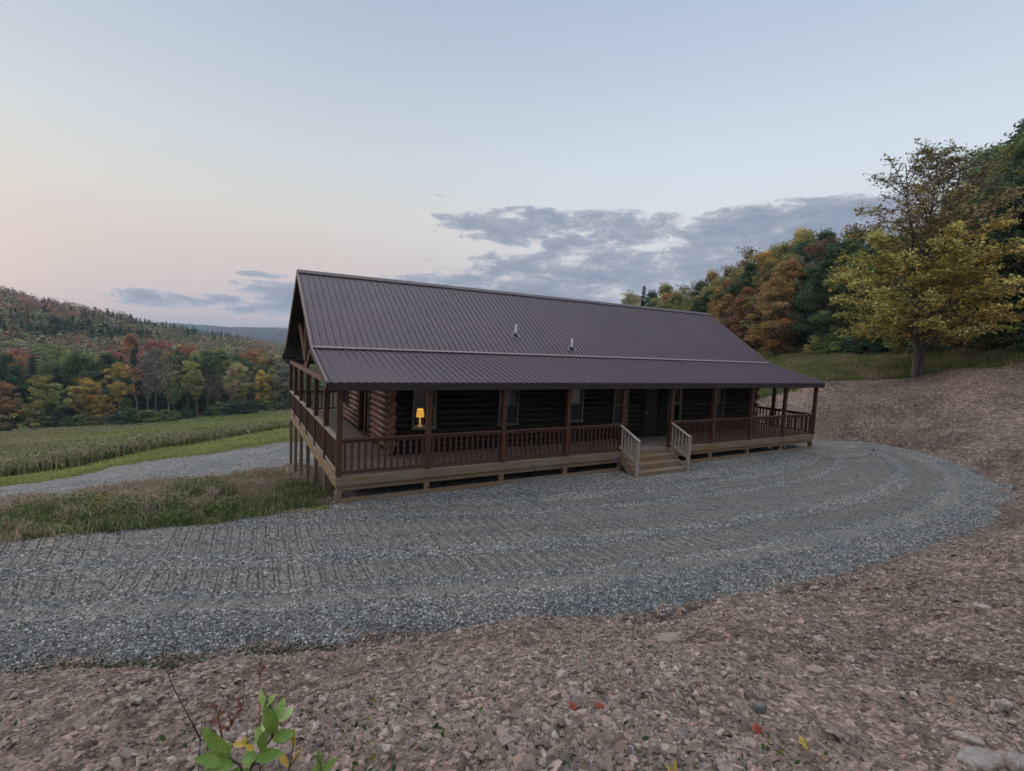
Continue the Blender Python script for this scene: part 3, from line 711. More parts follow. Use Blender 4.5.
# rim boards
m = MB(); m.box(-.055, LEN+.055, -.075, -.035, -.238, -.044); rim = m.build('rim_board', M['treated'], house)
m = MB(); m.box(0, LEN, -.02, .02, -.385, -.236); m.build('rim_board', M['treated'], house)
m = MB(); m.box(-.075, -.035, -.033, DEP+.06, -.238, -.044); m.build('rim_board', M['treated_y'], house)
m = MB(); m.box(-.02, .02, .022, DEP, -.385, -.236); m.build('rim_board', M['treated_y'], house)
m = MB(); m.box(LEN+.035, LEN+.075, -.033, DEP+.06, -.238, -.044); m.build('rim_board', M['treated_y'], house)
m = MB(); m.box(-.055, LEN+.055, DEP+.062, DEP+.1, -.238, -.044); m.build('rim_board', M['treated'], house)
m = MB()
for k in range(1, 40): m.box(k*.53-.02, k*.53+.02, .03, WY0-.02, -.22, -.045)
m.build('floor_joists', M['treated_y'], house)
# skirt board near the ground along the front
m = MB()
for a, b in ((.08, 4*SP-.06), (5*SP+.1, LEN-.08)): m.box(a, b, -.03, .015, -.70, -.585)
m.build('skirt_board', M['treated'], house)
# posts above and below the deck
tops = MB(); fp = [(k*SP, 0.) for k in range(10)] + [(0., k*SD) for k in range(1, 7)] + [(LEN, k*SD) for k in range(1, 7)] + [(k*SP, DEP) for k in range(1, 9)]
for (x, y) in fp:
    if y == 0 or y == DEP: zt = 2.17
    else: zt = 2.18
    p = MB(); p.box(x-.068, x+.068, y-.068, y+.068, .0, zt); p.build('porch_post', M['stain'], house, bevel=.006)
    q = MB(); zb = PAD_Z-.1 if y == 0 else pad_ground(x, y)-.2
    if y == 0: q.box(x-.075, x+.075, -.012 if 0 < x < LEN else -.03, .12, zb, -.387)
    else: q.box(x-.075+(.0 if x else .03), x+.075, y-.07, y+.07, zb, -.387)
    q.build('support_post', M['treated_z'], house, bevel=.005)
# railings
def railing(a, b, n=12, skip_top=False, pale=False):
    a = np.array(a, float); b = np.array(b, float); d = (b-a)/np.linalg.norm(b-a)
    a2 = a+d*.068; b2 = b-d*.068; m = MB(); z = np.array([0, 0, 1.])
    for i in range(n):
        p = a2+(b2-a2)*(i+.5)/n; m.bar(p+z*.12, p+z*.90, .052, .038, up=(d[1], -d[0], 0) if True else None)
    r = m.build('railing', M['stain'], house)
    m = MB(); m.bar(a2+z*.93, b2+z*.93, .13, .045); m.build('top_rail', M['stain_x'] if not pale else M['white_rail'], r, bevel=.006)
    m = MB(); m.bar(a2+z*.87, b2+z*.87, .04, .07); m.build('rail_stringer', M['stain'], r)
    m = MB(); m.bar(a2+z*.085, b2+z*.085, .06, .075); m.build('bottom_rail', M['stain_x'] if not pale else M['white_rail'], r)
for k in range(9):
    if k == 4: continue
    railing((k*SP, 0, 0), ((k+1)*SP, 0, 0), 13)
for k in range(6):
    railing((0, k*SD, 0), (0, (k+1)*SD, 0), 11, pale=True); railing((LEN, k*SD, 0), (LEN, (k+1)*SD, 0), 11)
for k in range(9): railing((k*SP, DEP, 0), ((k+1)*SP, DEP, 0), 13)
# steps with pale hand rails
sx0, sx1 = 4*SP-.02, 5*SP-.02
st = empty('porch_steps', (0, 0, 0)); st.parent = house
for i in range(3):
    z = -.185*(i+1); y0 = -.08-.27*(i+1)
    m = MB(); m.box(sx0, sx1, y0-.02, y0+.27, z-.038, z); m.build('tread', M['treated'], st)
for i in range(4):
    zt = -.185*i-.04; y0 = -.08-.27*i; m = MB(); m.box(sx0+.04, sx1-.04, y0-.018, y0+.02, zt-.147-.0*i, zt-.001); m.build('riser', M['treated'], st)
for x, s in ((sx0-.02, -1), (sx1-.02, 1)):
    m = MB(); v = [(xx, yy, zz) for xx in (x, x+.04) for yy, zz in ((-.08, -.06), (-.92, -.62), (-.92, -.80), (-.62, -.80), (-.08, -.42))]
    m.add(v, [(0, 1, 2, 3, 4), (9, 8, 7, 6, 5), (0, 5, 6, 1), (1, 6, 7, 2), (2, 7, 8, 3), (3, 8, 9, 4), (4, 9, 5, 0)]); m.build('stringer', M['treated_y'], st)
for x in (9.25, 11.69):
    m = MB(); m.box(x-.05, x+.05, -.97, -.87, PAD_Z-.1, .50); m.build('newel_post', M['white_rail'], st, bevel=.008)
    m = MB(); m.bar((x, -.0, .93), (x, -.98, .52), .09, .045); hr = m.build('handrail', M['white_rail'], st)
    m = MB(); m.bar((x, -.02, .16), (x, -.9, -.22), .05, .07); m.build('lower_rail', M['white_rail'], hr)
    m = MB()
    for i in range(5):
        y = -.14-i*.155; m.bar((x, y, .93+y*.418), (x, y, .14+y*.42), .045, .045)
    m.build('balusters', M['white_rail'], hr)
# windows
def window(x0, x1, z0, z1, y, kind='double'):
    fr = MB(); t = .055
    fr.box(x0, x0+t, y-.11, y+.05, z0, z1); fr.box(x1-t, x1, y-.11, y+.05, z0, z1); fr.box(x0+t, x1-t, y-.11, y+.05, z1-t, z1); fr.box(x0-.03, x1+.03, y-.14, y+.05, z0-.05, z0+.01)
    zm = (z0+z1)/2; fr.box(x0+t, x1-t, y-.06, y+.0, zm-.025, zm+.025)
    w = fr.build('window', M['frame'], house)
    g = MB(); g.box(x0+t, x1-t, y-.03, y-.022, zm+.02, z1-t); g.box(x0+t, x1-t, y-.052, y-.044, z0+.01, zm-.02); g.build('pane', M['glass'], w)
    return w, zm
for i, (x0, x1, z0, z1) in enumerate(FRONT):
    if i == 4:
        m = MB(); m.box(x0+.06, x1-.06, WY0-.02, WY0+.03, z0, z1-.06); d = m.build('front_door', M['door'], house)
        m = MB()
        for a, b, c_, e_ in ((.18, .42, .2, .85), (.54, .78, .2, .85), (.18, .42, 1.0, 1.8), (.54, .78, 1.0, 1.8)): m.box(x0+a, x0+b, WY0-.034, WY0-.02, z0+c_, z0+e_)
        m.build('door_panel', M['door'], d)
        m = MB(); m.tube([(x0+.15, WY0-.02, 1.0), (x0+.15, WY0-.08, 1.0), (x0+.25, WY0-.08, 1.0)], .014, 8); m.build('door_handle', M['flash'], d, True)
        m = MB(); m.box(x0, x0+.058, WY0-.1, WY0+.05, z0, z1); m.box(x1-.058, x1, WY0-.1, WY0+.05, z0, z1); m.box(x0+.06, x1-.06, WY0-.1, WY0+.05, z1-.058, z1); m.build('door_frame', M['dark_trim'], d)
        continue
    w, zm = window(x0, x1, z0, z1, WY0)
    if i not in (0, 5):
        m = MB(); m.box(x0+.07, x1-.07, WY0+.03, WY0+.04, zm+.01, z1-.05); m.build('blind', M['blind'], w)
    if i not in (0, 5):
        m = MB(); m.box(x0+.07, x1-.07, WY0-.064, WY0-.060, z0+.02, zm-.02); m.build('insect_screen', M['screen'], w)
    if i == 5:
        m = MB()
        n = 13; xs = np.linspace(x0+.08, x1-.06, n); v = [(x, WY0+.05+.012*math.sin(j*1.9), z) for z in (zm-.06, z1-.05) for j, x in enumerate(xs)]
        m.add(v, [(j, j+1, n+j+1, n+j) for j in range(n-1)]); cu_ = m.build('glow_curtain', M['lit'], w)
        sm_ = cu_.modifiers.new('thick', 'SOLIDIFY'); sm_.thickness = .006
# left side openings: patio door and window
for i, (y0, y1, z0, z1) in enumerate(LEFT):
    x = WX0; t = .07; m = MB(); m.box(x-.12, x+.05, y0, y0+t, z0, z1); m.box(x-.12, x+.05, y1-t, y1, z0, z1); m.box(x-.12, x+.05, y0+t, y1-t, z1-t, z1); m.box(x-.13, x+.05, y0+t, y1-t, z0-.05, z0+.03)
    m.box(x-.07, x+.02, (y0+y1)/2-.04, (y0+y1)/2+.04, z0+.03, z1-t)
    w = m.build('patio_door' if i == 0 else 'window', M['stain'], house)
    g = MB(); g.box(x-.03, x-.022, y0+t, y1-t, z0+.03, z1-t); g.build('pane', M['glass'], w)
m = MB(); m.box(WX0-.16, WX0-.09, 3.75, 3.84, 1.35-.65, 1.42-.6); ob = m.build('outdoor_socket', M['frame'], house)
# drain pipes under the deck
def at_y(px, py, y):
    r = R @ np.array([px-CX, py-CY, F]); return CAM + r*((y-CAM[1])/r[1])
for px, py in ((768, 447), (783, 446)):
    p = at_y(px, py, .35); m = MB(); m.tube([p+[-.25, .9, .16], p+[-.05, .15, .05], p+[.06, .0, .02], p+[.13, -.06, -.05]], .05, 12); m.build('drain_pipe', M['pvc'], house, True, auto=50)
# lit table lamp in the first window
lx, lz = 2.84, .92
ly = WY0+.32
lamp = empty('table_lamp', (lx, ly, 0)); tag(lamp, 'glowing amber table lamp behind the leftmost front window of the cabin', 'lamp')
m = MB(); n = 22; v = []; 
for z, r in ((lz+.17, .135), (lz+.42, .092)):
    for t in np.linspace(0, 2*math.pi, n, endpoint=False): v.append((math.cos(t)*r, math.sin(t)*r, z))
m.add(v, [(j, (j+1) % n, n+(j+1) % n, n+j) for j in range(n)]); so = m.build('lamp_shade', M['shade'], lamp, True)
q = so.modifiers.new('thick', 'SOLIDIFY'); q.thickness = .004
m = MB(); m.tube([(0, 0, lz-.12), (0, 0, lz-.10), (0, 0, lz-.08), (0, 0, lz+.02), (0, 0, lz+.1), (0, 0, lz+.3)], [.07, .07, .02, .035, .015, .01], 14); m.build('lamp_base', M['brass'], lamp, True)
pl = bpy.data.lights.new('lamp_bulb', 'POINT'); pl.energy = 7; pl.color = (1, .6, .28); pl.shadow_soft_size = .05; po = bpy.data.objects.new('lamp_bulb', pl); C.objects.link(po); po.parent = lamp; po.location = (0, 0, lz+.30)
tb = empty('side_table', (lx, ly, 0)); tag(tb, 'small dark side table under the glowing lamp inside the cabin', 'table')
m = MB(); m.box(-.25, .25, -.17, .25, lz-.16, lz-.122); m.build('table_top', M['stain'], tb)
for a in (-.22, .22):
    for b in (-.14, .22): m = MB(); m.box(a-.02, a+.02, b-.02, b+.02, -.029, lz-.162); m.build('leg', M['stain'], tb)

# ------------------------------------------------------------------ trees
def tubes_np(paths, n=6):
    """list of (pts (k,3), radii (k,)) -> V, F"""
    V = []; Fq = []; o = 0; th = np.linspace(0, 2*math.pi, n, endpoint=False)
    for pts, rad_ in paths:
        pts = np.asarray(pts, float); k = len(pts)
        d = np.gradient(pts, axis=0); d /= np.linalg.norm(d, axis=1, keepdims=True)+1e-9
        up = np.where(np.abs(d[:, 2:3]) < .9, [[0, 0, 1.]], [[1., 0, 0]]); a = np.cross(d, up); a /= np.linalg.norm(a, axis=1, keepdims=True)+1e-9; b = np.cross(a, d)
        r = np.asarray(rad_)[:, None, None]
        ring = pts[:, None, :] + r*(a[:, None, :]*np.cos(th)[None, :, None] + b[:, None, :]*np.sin(th)[None, :, None])
        V.append(ring.reshape(-1, 3))
        i, j = np.meshgrid(np.arange(k-1), np.arange(n), indexing='ij'); j2 = (j+1) % n
        Fq.append((np.stack([i*n+j, i*n+j2, (i+1)*n+j2, (i+1)*n+j], -1).reshape(-1, 4)+o)); o += k*n
    return np.concatenate(V), np.concatenate(Fq)
def leaf_quads(c, size, flat=.5, r=rng):
    n = len(c); nrm = r.normal(0, 1, (n, 3)); nrm[:, 2] = np.abs(nrm[:, 2])+flat; nrm /= np.linalg.norm(nrm, axis=1, keepdims=True)
    a = np.cross(nrm, r.normal(0, 1, (n, 3))); a /= np.linalg.norm(a, axis=1, keepdims=True); b = np.cross(nrm, a)
    s = (np.asarray(size)*np.ones(n)*r.uniform(.6, 1.3, n))[:, None]
    V = np.stack([c-a*s*.6, c-b*s*.32+a*s*.08, c+a*s*.6, c+b*s*.32+a*s*.08], 1).reshape(-1, 3)
    return V, np.arange(4*n).reshape(-1, 4)
def branch(p0, p1, r0, r1, k=6, sag=0.0, wob=.06, r=rng):
    t = np.linspace(0, 1, k)[:, None]; ln = np.linalg.norm(np.subtract(p1, p0)); P = np.asarray(p0)*(1-t)+np.asarray(p1)*t
    P[:, 2] += (np.sin(t[:, 0]*math.pi)*sag*ln); P[1:-1] += r.normal(0, wob*ln/ k**.5, (k-2, 3))
    return P, r0+(r1-r0)*t[:, 0]**.8
def crown_profile(shape, t):
    if shape == 'round': return np.sqrt(np.clip(1-(2*t-1)**2, 0, 1))**.9
    if shape == 'tall': return np.clip(np.sin(math.pi*np.clip(t, 0, 1)**.75), 0, 1)**.75
    if shape == 'vase': return np.clip(np.sin(math.pi*np.clip(t, 0.02, 1)**1.5), 0, 1)**.6
    if shape == 'bush': return np.sqrt(np.clip(1-t**2, 0, 1))
def make_decid(name, seed, H=14, base=.25, cr=3.6, shape='round', clumps=90, per=60, leaf=.3, tr=.2, bark_='bark', sparse=1.0, var=.35, clump_r=.75, hue=.12, twig=True, trunks=1, lean=0):
    r = np.random.default_rng(seed); H0 = H*base; paths = []
    tops = []
    for q in range(trunks):
        off = r.normal(0, .25*(trunks > 1), 2); sp = r.normal(0, .5+.9*(trunks > 1), 2)+[lean, 0]
        zs = np.linspace(0, H*.93, 9); u = zs/H
        pts = np.stack([off[0]*.5+sp[0]*u + r.normal(0, .05, 9), off[1]*.5+sp[1]*u + r.normal(0, .05, 9), zs], 1); pts[0, 2] = -.5
        rr = tr*(1-u)**.8/(trunks**.4)+.02; rr[0] *= 1.35
        paths.append((pts, rr)); tops.append(pts)
    # clump centres: stratified in height, biased to the outside, with gaps
    cs = []; tries = 0
    gap = r.uniform(0, 6.28, 4); gh = r.uniform(.15, .85, 4)
    while len(cs) < clumps and tries < clumps*30:
        tries += 1; t = r.random(); z = H0+(H-H0)*t; a = r.uniform(0, 6.283)
        R_ = cr*crown_profile(shape, t)*(.78+.3*math.sin(a*2+seed)+.16*math.sin(a*5+seed*3+t*7))
        if any(abs((a-ga+3.14) % 6.28-3.14) < .35 and abs(t-g_) < .12 for ga, g_ in zip(gap, gh)): continue
        rad_ = R_*math.sqrt(r.uniform(.12, 1)); 
        x, y = rad_*math.cos(a), rad_*math.sin(a)
        tk = tops[r.integers(0, trunks)]; cx = np.interp(z, tk[:, 2], tk[:, 0]); cy = np.interp(z, tk[:, 2], tk[:, 1])
        p = np.array([x+cx, y+cy, z + r.normal(0, .2)])
        cs.append((p, tk))
    for p, tk in cs:
        z0 = max(H0*.75, p[2]-np.hypot(p[0], p[1])*r.uniform(.5, .95)-.2); z0 = min(z0, H*.9)
        s = np.array([np.interp(z0, tk[:, 2], tk[:, 0]), np.interp(z0, tk[:, 2], tk[:, 1]), z0])
        if twig or r.random() < .4: paths.append(branch(s, p, tr*.22*(1-z0/H)+.022, .012, 5, .08, .05, r))
    V, Fq = tubes_np(paths, 6); trunk = np_mesh(name+'_trunk', V, Fq, M[bark_], True)
    P = []; T = []
    for p, tk in cs:
        k = int(per*sparse*r.uniform(.5, 1.4)); q = r.normal(0, 1, (k, 3)); q /= np.linalg.norm(q, axis=1, keepdims=True)+1e-9
        q *= (r.random((k, 1))**.45)*clump_r*r.uniform(.7, 1.35); q[:, 2] *= .6
        P.append(p+q); cl = 1+r.normal(0, var*.55); hs = r.normal(0, hue)
        lv = np.clip(cl*(1+r.normal(0, var*.5, k)), .35, 1.9); T.append(np.stack([lv*(1+hs), lv, lv*(1-hs*.6)], 1))
    P = np.concatenate(P); T = np.clip(np.concatenate(T), .2, 2.2)
    V, Fq = leaf_quads(P, leaf, .4, r); crown = np_mesh(name+'_crown', V, Fq, M['leaf'], False, {'tint': ('FACE', T)})
    return trunk, crown
def make_conifer(name, seed, H=16, cr=2.9, leaf=.34, dens=1.0):
    r = np.random.default_rng(seed); paths = [(np.stack([r.normal(0, .03, 8), r.normal(0, .03, 8), np.linspace(-.5, H*.98, 8)], 1), np.linspace(.24, .02, 8))]
    P = []; T = []; z = H*.08
    while z < H*.985:
        t = z/H; R_ = cr*(1-t)**.85*r.uniform(.8, 1.1)+.12; nb = int(6+5*(1-t)); a0_ = r.uniform(0, 6.28)
        for i in range(nb):
            a = a0_+i*6.283/nb+r.normal(0, .15); l = R_*r.uniform(.65, 1.15); e = np.array([math.cos(a)*l, math.sin(a)*l, z-l*.22+r.normal(0, .1)]); s = np.array([0, 0, z+.05])
            paths.append((np.stack([s, (s+e)/2+[0, 0, .05*l], e]), np.array([.035, .022, .01])))
            k = max(3, int(14*l*dens)); u = r.random((k, 1))**.7; q = s*(1-u)+e*u + r.normal(0, 1, (k, 3))*[.18, .18, .10]*(.4+l*.25)
            P.append(q); lv = np.clip(1+r.normal(0, .22)+r.normal(0, .15, k), .4, 1.7); T.append(np.stack([lv]*3, 1))
        z += (.34+.25*(1-t))*r.uniform(.8, 1.2)
    V, Fq = tubes_np(paths, 4); trunk = np_mesh(name+'_trunk', V, Fq, M['bark'], True)
    P = np.concatenate(P); T = np.concatenate(T); V, Fq = leaf_quads(P, leaf, .5, r)
    return trunk, np_mesh(name+'_crown', V, Fq, M['needle'], False, {'tint': ('FACE', T)})
PROTO = {}
PROTO['round'] = [make_decid('round_tree', 11, 14, .16, 4.3, 'round', 120, 95, .26, clump_r=.95), make_decid('round_tree', 12, 14, .2, 4.0, 'tall', 115, 95, .26, clump_r=.9), make_decid('round_tree', 13, 14, .12, 4.5, 'round', 130, 85, .26, clump_r=1.0)]
PROTO['edge'] = [make_decid('edge_tree', 21, 14, .04, 4.2, 'tall', 200, 110, .21, clump_r=.8), make_decid('edge_tree', 22, 14, .03, 4.4, 'round', 210, 110, .21, clump_r=.8), make_decid('edge_tree', 23, 14, .05, 3.8, 'tall', 190, 110, .21, clump_r=.78)]
PROTO['vase'] = [make_decid('vase_tree', 31, 14, .38, 3.6, 'vase', 75, 70, .26, clump_r=.8, bark_='bark_pale', tr=.17), make_decid('vase_tree', 32, 14, .45, 3.2, 'round', 65, 70, .26, clump_r=.8, bark_='bark_pale', tr=.15)]
PROTO['bare'] = [make_decid('bare_tree', 41, 14, .35, 3.3, 'vase', 130, 9, .2, clump_r=.8, bark_='bark_pale', tr=.17), make_decid('bare_tree', 42, 14, .3, 3.0, 'tall', 120, 12, .2, clump_r=.8, bark_='bark_pale', tr=.15)]
PROTO['birch'] = [make_decid('birch_tree', 51, 14, .52, 2.4, 'round', 40, 50, .24, clump_r=.7, bark_='bark_white', tr=.13, lean=-2.2)]
PROTO['bush'] = [make_decid('bush', 61, 3.2, .02, 2.4, 'bush', 60, 70, .2, clump_r=.5, tr=.05), make_decid('bush', 62, 3.0, .02, 2.1, 'bush', 50, 70, .2, clump_r=.5, tr=.05)]
PROTO['spruce'] = [make_conifer('spruce', 71, 16, 2.7), make_conifer('spruce', 72, 16, 3.1), make_conifer('spruce', 73, 16, 2.3)]
PROTO_H = {'spruce': 16, 'bush': 3.1}
COL0 = {'red': (.20, .050, .038), 'rust': (.185, .075, .034), 'orange': (.26, .115, .03), 'gold': (.28, .165, .03), 'olive': (.125, .115, .034), 'yellowgreen': (.16, .155, .04), 'green': (.062, .085, .028),
       'dark': (.024, .040, .020), 'deep': (.018, .036, .024), 'grey': (.13, .11, .085), 'brown': (.105, .066, .036), 'pine': (.020, .036, .026), 'tan': (.19, .14, .075)}
COL = {k_: tuple((np.array(v)*.88+np.mean(v)*.12)*(1.55 if k_ in ('dark', 'deep', 'pine', 'green') else 1.45)) for k_, v in COL0.items()}
COL['red'] = (.23, .092, .078); COL['rust'] = (.24, .125, .07); COL['gold'] = (.34, .245, .075); COL['orange'] = (.27, .175, .075); COL['dark'] = (.055, .088, .048); COL['deep'] = (.042, .075, .05); COL['green'] = (.12, .155, .062); COL['olive'] = (.22, .205, .085); COL['grey'] = (.2, .175, .15)
WORD = {'red': 'dusky red', 'rust': 'rusty brown', 'orange': 'orange', 'gold': 'golden yellow', 'olive': 'olive green', 'yellowgreen': 'yellow green', 'green': 'mid green', 'dark': 'dark green', 'deep': 'very dark green', 'grey': 'bare grey', 'brown': 'dull brown', 'pine': 'blackish green', 'tan': 'pale tan'}
KINDW = {'round': 'round crowned tree', 'edge': 'leafy tree branching to the ground', 'vase': 'tree with bare pale trunk', 'bare': 'tree of thin pale branches', 'birch': 'leaning white birch', 'bush': 'low bush', 'spruce': 'pointed spruce'}
NAMES = {'round': 'round_tree', 'edge': 'leafy_tree', 'vase': 'tall_tree', 'bare': 'bare_tree', 'birch': 'birch_tree', 'bush': 'bush', 'spruce': 'spruce_tree'}
ORD = ['first', 'second', 'third', 'fourth', 'fifth', 'sixth', 'seventh', 'eighth', 'ninth', 'tenth', 'eleventh', 'twelfth', 'thirteenth', 'fourteenth', 'fifteenth', 'sixteenth', 'seventeenth', 'eighteenth', 'nineteenth', 'twentieth',
       'twenty-first', 'twenty-second', 'twenty-third', 'twenty-fourth', 'twenty-fifth', 'twenty-sixth', 'twenty-seventh', 'twenty-eighth', 'twenty-ninth', 'thirtieth'] + ['thirty-'+w for w in ('first', 'second', 'third', 'fourth', 'fifth', 'sixth', 'seventh', 'eighth', 'ninth')] + ['fortieth'] + ['forty-'+w for w in ('first', 'second', 'third', 'fourth', 'fifth', 'sixth', 'seventh', 'eighth', 'ninth')] + ['fiftieth']
def place_tree(kind, px, d, ytop=None, H=None, color='green', label='', group='', wide=1.0):
    r = (px-CX)/F*d; x, y = CAM[:2]+FW*d+RT*r
    z = gz(x, y)
    if H is None: H = CAM[2] + (horizon(px)-ytop)/F*d*1.0 - z
    H = max(2.0, min(H*1.07, 32))
    t, c = PROTO[kind][rng.integers(0, len(PROTO[kind]))] if len(PROTO[kind]) > 1 else PROTO[kind][0]
    s = H/PROTO_H.get(kind, 14); e = empty(NAMES[kind], (x, y, z)); ws = wide*s**.75 if kind != 'bush' else wide*s
    e.scale = (ws*rng.uniform(.9, 1.1), ws*rng.uniform(.9, 1.1), s)
    e.rotation_euler = (0, 0, rng.uniform(0, 6.28) if kind != 'birch' else math.atan2(-RT[1], RT[0])*-1+math.pi*0)
    tag(e, label, 'bush' if kind == 'bush' else 'tree', group)
    a = link('trunk' if kind != 'bush' else 'stem', t, e); b = link('crown' if kind != 'bush' else 'foliage', c, e)
    col = np.array(COL[color])*rng.uniform(.85, 1.15); b.color = (*(col*(1.5 if px < 330 else 1.4)), 1); return e
# right-hand forest: rows up the hillside, tops following the skyline
SKY_X = [636, 655, 690, 705, 735, 760, 790, 815, 838, 858, 880, 920, 955, 975, 1000, 1024, 1100]
SKY_Y = [303, 296, 284, 280, 266, 254, 243, 235, 234, 234, 240, 232, 196, 168, 146, 120, 98]
EDG_X = [600, 640, 690, 740, 790, 830, 860, 900, 950, 1000, 1040, 1100]
EDG_D = [112, 108, 92, 76, 62, 52, 46, 42, 38, 34, 32, 30]
def rcol(px, row):
    if px < 690: return rng.choice(['olive', 'orange', 'dark', 'green', 'rust'], p=[.3, .15, .25, .15, .15])
    if px < 745: return rng.choice(['rust', 'olive', 'dark', 'orange', 'brown'], p=[.1, .3, .3, .15, .15])
    if px < 800: return rng.choice(['orange', 'gold', 'olive', 'brown', 'green'], p=[.2, .15, .35, .1, .2])
    if px < 865: return rng.choice(['dark', 'green', 'olive', 'deep', 'brown'], p=[.38, .2, .2, .1, .12])
    if px < 960: return rng.choice(['deep', 'dark', 'green'], p=[.45, .4, .15])
    return rng.choice(['dark', 'deep', 'green', 'olive'], p=[.42, .28, .2, .1])
rows = []
for row, (off, step, drop) in enumerate([(0, 17, .36), (8, 19, .2), (18, 22, .08), (32, 26, 0.0)]):
    px = 628+rng.uniform(0, 8); lst = []
    while px < 1085:
        ed = np.interp(px, EDG_X, EDG_D); d = ed+off+rng.uniform(-2, 2); sk = np.interp(px, SKY_X, SKY_Y)
        yb = project([*(CAM[:2]+FW*d+RT*((px-CX)/F*d)), gz(*(CAM[:2]+FW*d+RT*((px-CX)/F*d)))])[1]
        yt = sk + (yb-sk)*max(0, drop*rng.uniform(.4, 1.2)) + rng.uniform(-3, 5)
        lst.append((px, d, yt)); px += step*rng.uniform(.75, 1.25)*(1.0 if px > 760 else .55)
    rows.append(lst)
RW = ['front', 'second', 'third', 'topmost']
for ri, lst in enumerate(rows):
    for i, (px, d, yt) in enumerate(lst):
        c = rcol(px, ri); kind = 'edge' if ri < 2 else ('spruce' if rng.random() < .16 and px > 800 else 'round')
        if kind == 'spruce': c = 'deep'
        if ri == 3 and px < 745 and rng.random() < .4: kind, c = 'bare', 'grey'
        w = WORD[c]
        place_tree(kind, px, d, yt, color=c, label=f'{w} tree, {ORD[i]} from left in the {RW[ri]} row of the right-hand wood', group='trees of the wood on the right', wide=1.05 if px < 900 else 1.2)
place_tree('spruce', 639, 100, 292, color='pine', label='small lone dark spruce tip rising just above the cabin ridge', group='trees of the wood on the right', wide=.8)
place_tree('edge', 712, 84, 293, color='orange', label='narrow orange tree glowing above the right slope of the cabin roof', group='trees of the wood on the right', wide=.8)
place_tree('edge', 772, 60, 268, color='orange', label='tall broad orange gold tree right behind the far end of the cabin roof', group='trees of the wood on the right', wide=1.2)
# low bushes along the foot of the right-hand wood
for i, px in enumerate(np.linspace(822, 1050, 17)):
    d = np.interp(px, EDG_X, EDG_D)-rng.uniform(1.5, 4); place_tree('bush', px+rng.uniform(-5, 5), d, H=rng.uniform(1.2, 2.6), color=rng.choice(['dark', 'green', 'olive', 'deep']), label=f'{ORD[i]} bush from left along the foot of the right-hand wood', group='bushes at the foot of the wood', wide=1.3)
# valley treeline on the left
TL_X = [-60, 0, 80, 150, 220, 290, 330]; TL_D = [106, 110, 117, 125, 136, 150, 158]
def tl(px): return float(np.interp(px, TL_X, TL_D))
front = [(-14, 378, 'vase', 'brown'), (4, 386, 'round', 'rust'), (10, 402, 'bush', 'olive'), (40, 378, 'round', 'yellowgreen'), (28, 405, 'edge', 'green'), (56, 402, 'edge', 'dark'), (76, 389, 'vase', 'tan'), (88, 381, 'round', 'gold'), (101, 397, 'edge', 'gold'),
         (118, 368, 'vase', 'gold'), (126, 400, 'edge', 'green'), (138, 372, 'birch', 'rust'), (147, 357, 'bare', 'grey'), (156, 352, 'bare', 'grey'), (168, 357, 'bare', 'tan'), (174, 385, 'vase', 'green'), (187, 365, 'vase', 'yellowgreen'), (197, 373, 'vase', 'olive'), (208, 378, 'bare', 'brown'),
         (219, 372, 'bare', 'brown'), (231, 370, 'vase', 'tan'), (240, 367, 'round', 'olive'), (251, 376, 'bare', 'grey'), (262, 374, 'round', 'gold'), (272, 372, 'round', 'olive'), (283, 366, 'vase', 'grey'), (296, 365, 'round', 'olive'), (312, 368, 'round', 'green')]
fi = 0
for px, yt, kind, c in front:
    if kind == 'bush': lab = 'pale olive bush at the left foot of the valley treeline'
    else: lab = f'{WORD[c]} tree, {ORD[fi]} from left along the front of the valley treeline'; fi += 1
    if kind == 'bush': place_tree(kind, px, tl(px)-3, H=5, color=c, label=lab, group='trees of the valley treeline', wide=1.2)
    else: place_tree(kind, px, tl(px)+rng.uniform(-2, 2), yt, color=c, label=lab, group='trees of the valley treeline', wide=1.0)
lists = [(12, 13, [-30, 300], 366, 352, ['deep', 'dark', 'pine', 'green', 'dark'], 'second'), (26, 14, [-30, 300], 358, 350, ['deep', 'dark', 'olive', 'green', 'pine', 'rust'], 'third')]
for off, step, (p0, p1), y0, y1, cc, rn in lists:
    px = p0; i = 0
    while px < p1+15:
        c = rng.choice(cc); kind = 'spruce' if c in ('pine', 'deep') else 'round'
        yt = np.interp(px, [0, 150, 300], [y0, (y0+y1)/2-3, y1]) + rng.uniform(-6, 10) + (6 if px > 200 else 0)
        place_tree(kind, px, tl(px)+off+rng.uniform(-3, 3), yt, color=c, label=f'{WORD[c]} tree, {ORD[i]} from left in the {rn} row of the valley treeline', group='trees of the valley treeline', wide=1.2)
        px += step*rng.uniform(.8, 1.2); i += 1
for px, d, yt, c, w in [(17, 146, 355, 'red', 'red tree glowing alone at the left edge of the valley wood'), (75, 141, 367, 'yellowgreen', 'yellow green tree behind the golden trees of the valley wood'), (117, 144, 356, 'red', 'broad dusky red tree above the leaning birch'),
                        (131, 156, 341, 'rust', 'rusty orange topped tree behind the broad red tree'), (150, 150, 347, 'red', 'red tree peeping above the bare grey trees'), (160, 162, 345, 'red', 'second red tree behind the bare grey trees'), (186, 160, 350, 'red', 'small crimson tree in the middle of the valley wood'), (199, 157, 357, 'yellowgreen', 'yellow green tree right of the small crimson tree'),
                        (252, 170, 355, 'orange', 'orange tree near the cabin end of the valley wood'), (262, 166, 360, 'gold', 'golden yellow tree below the orange tree near the cabin')]:
    place_tree('round', px, d, yt, color=c, label=w, group='trees of the valley treeline', wide=1.05)
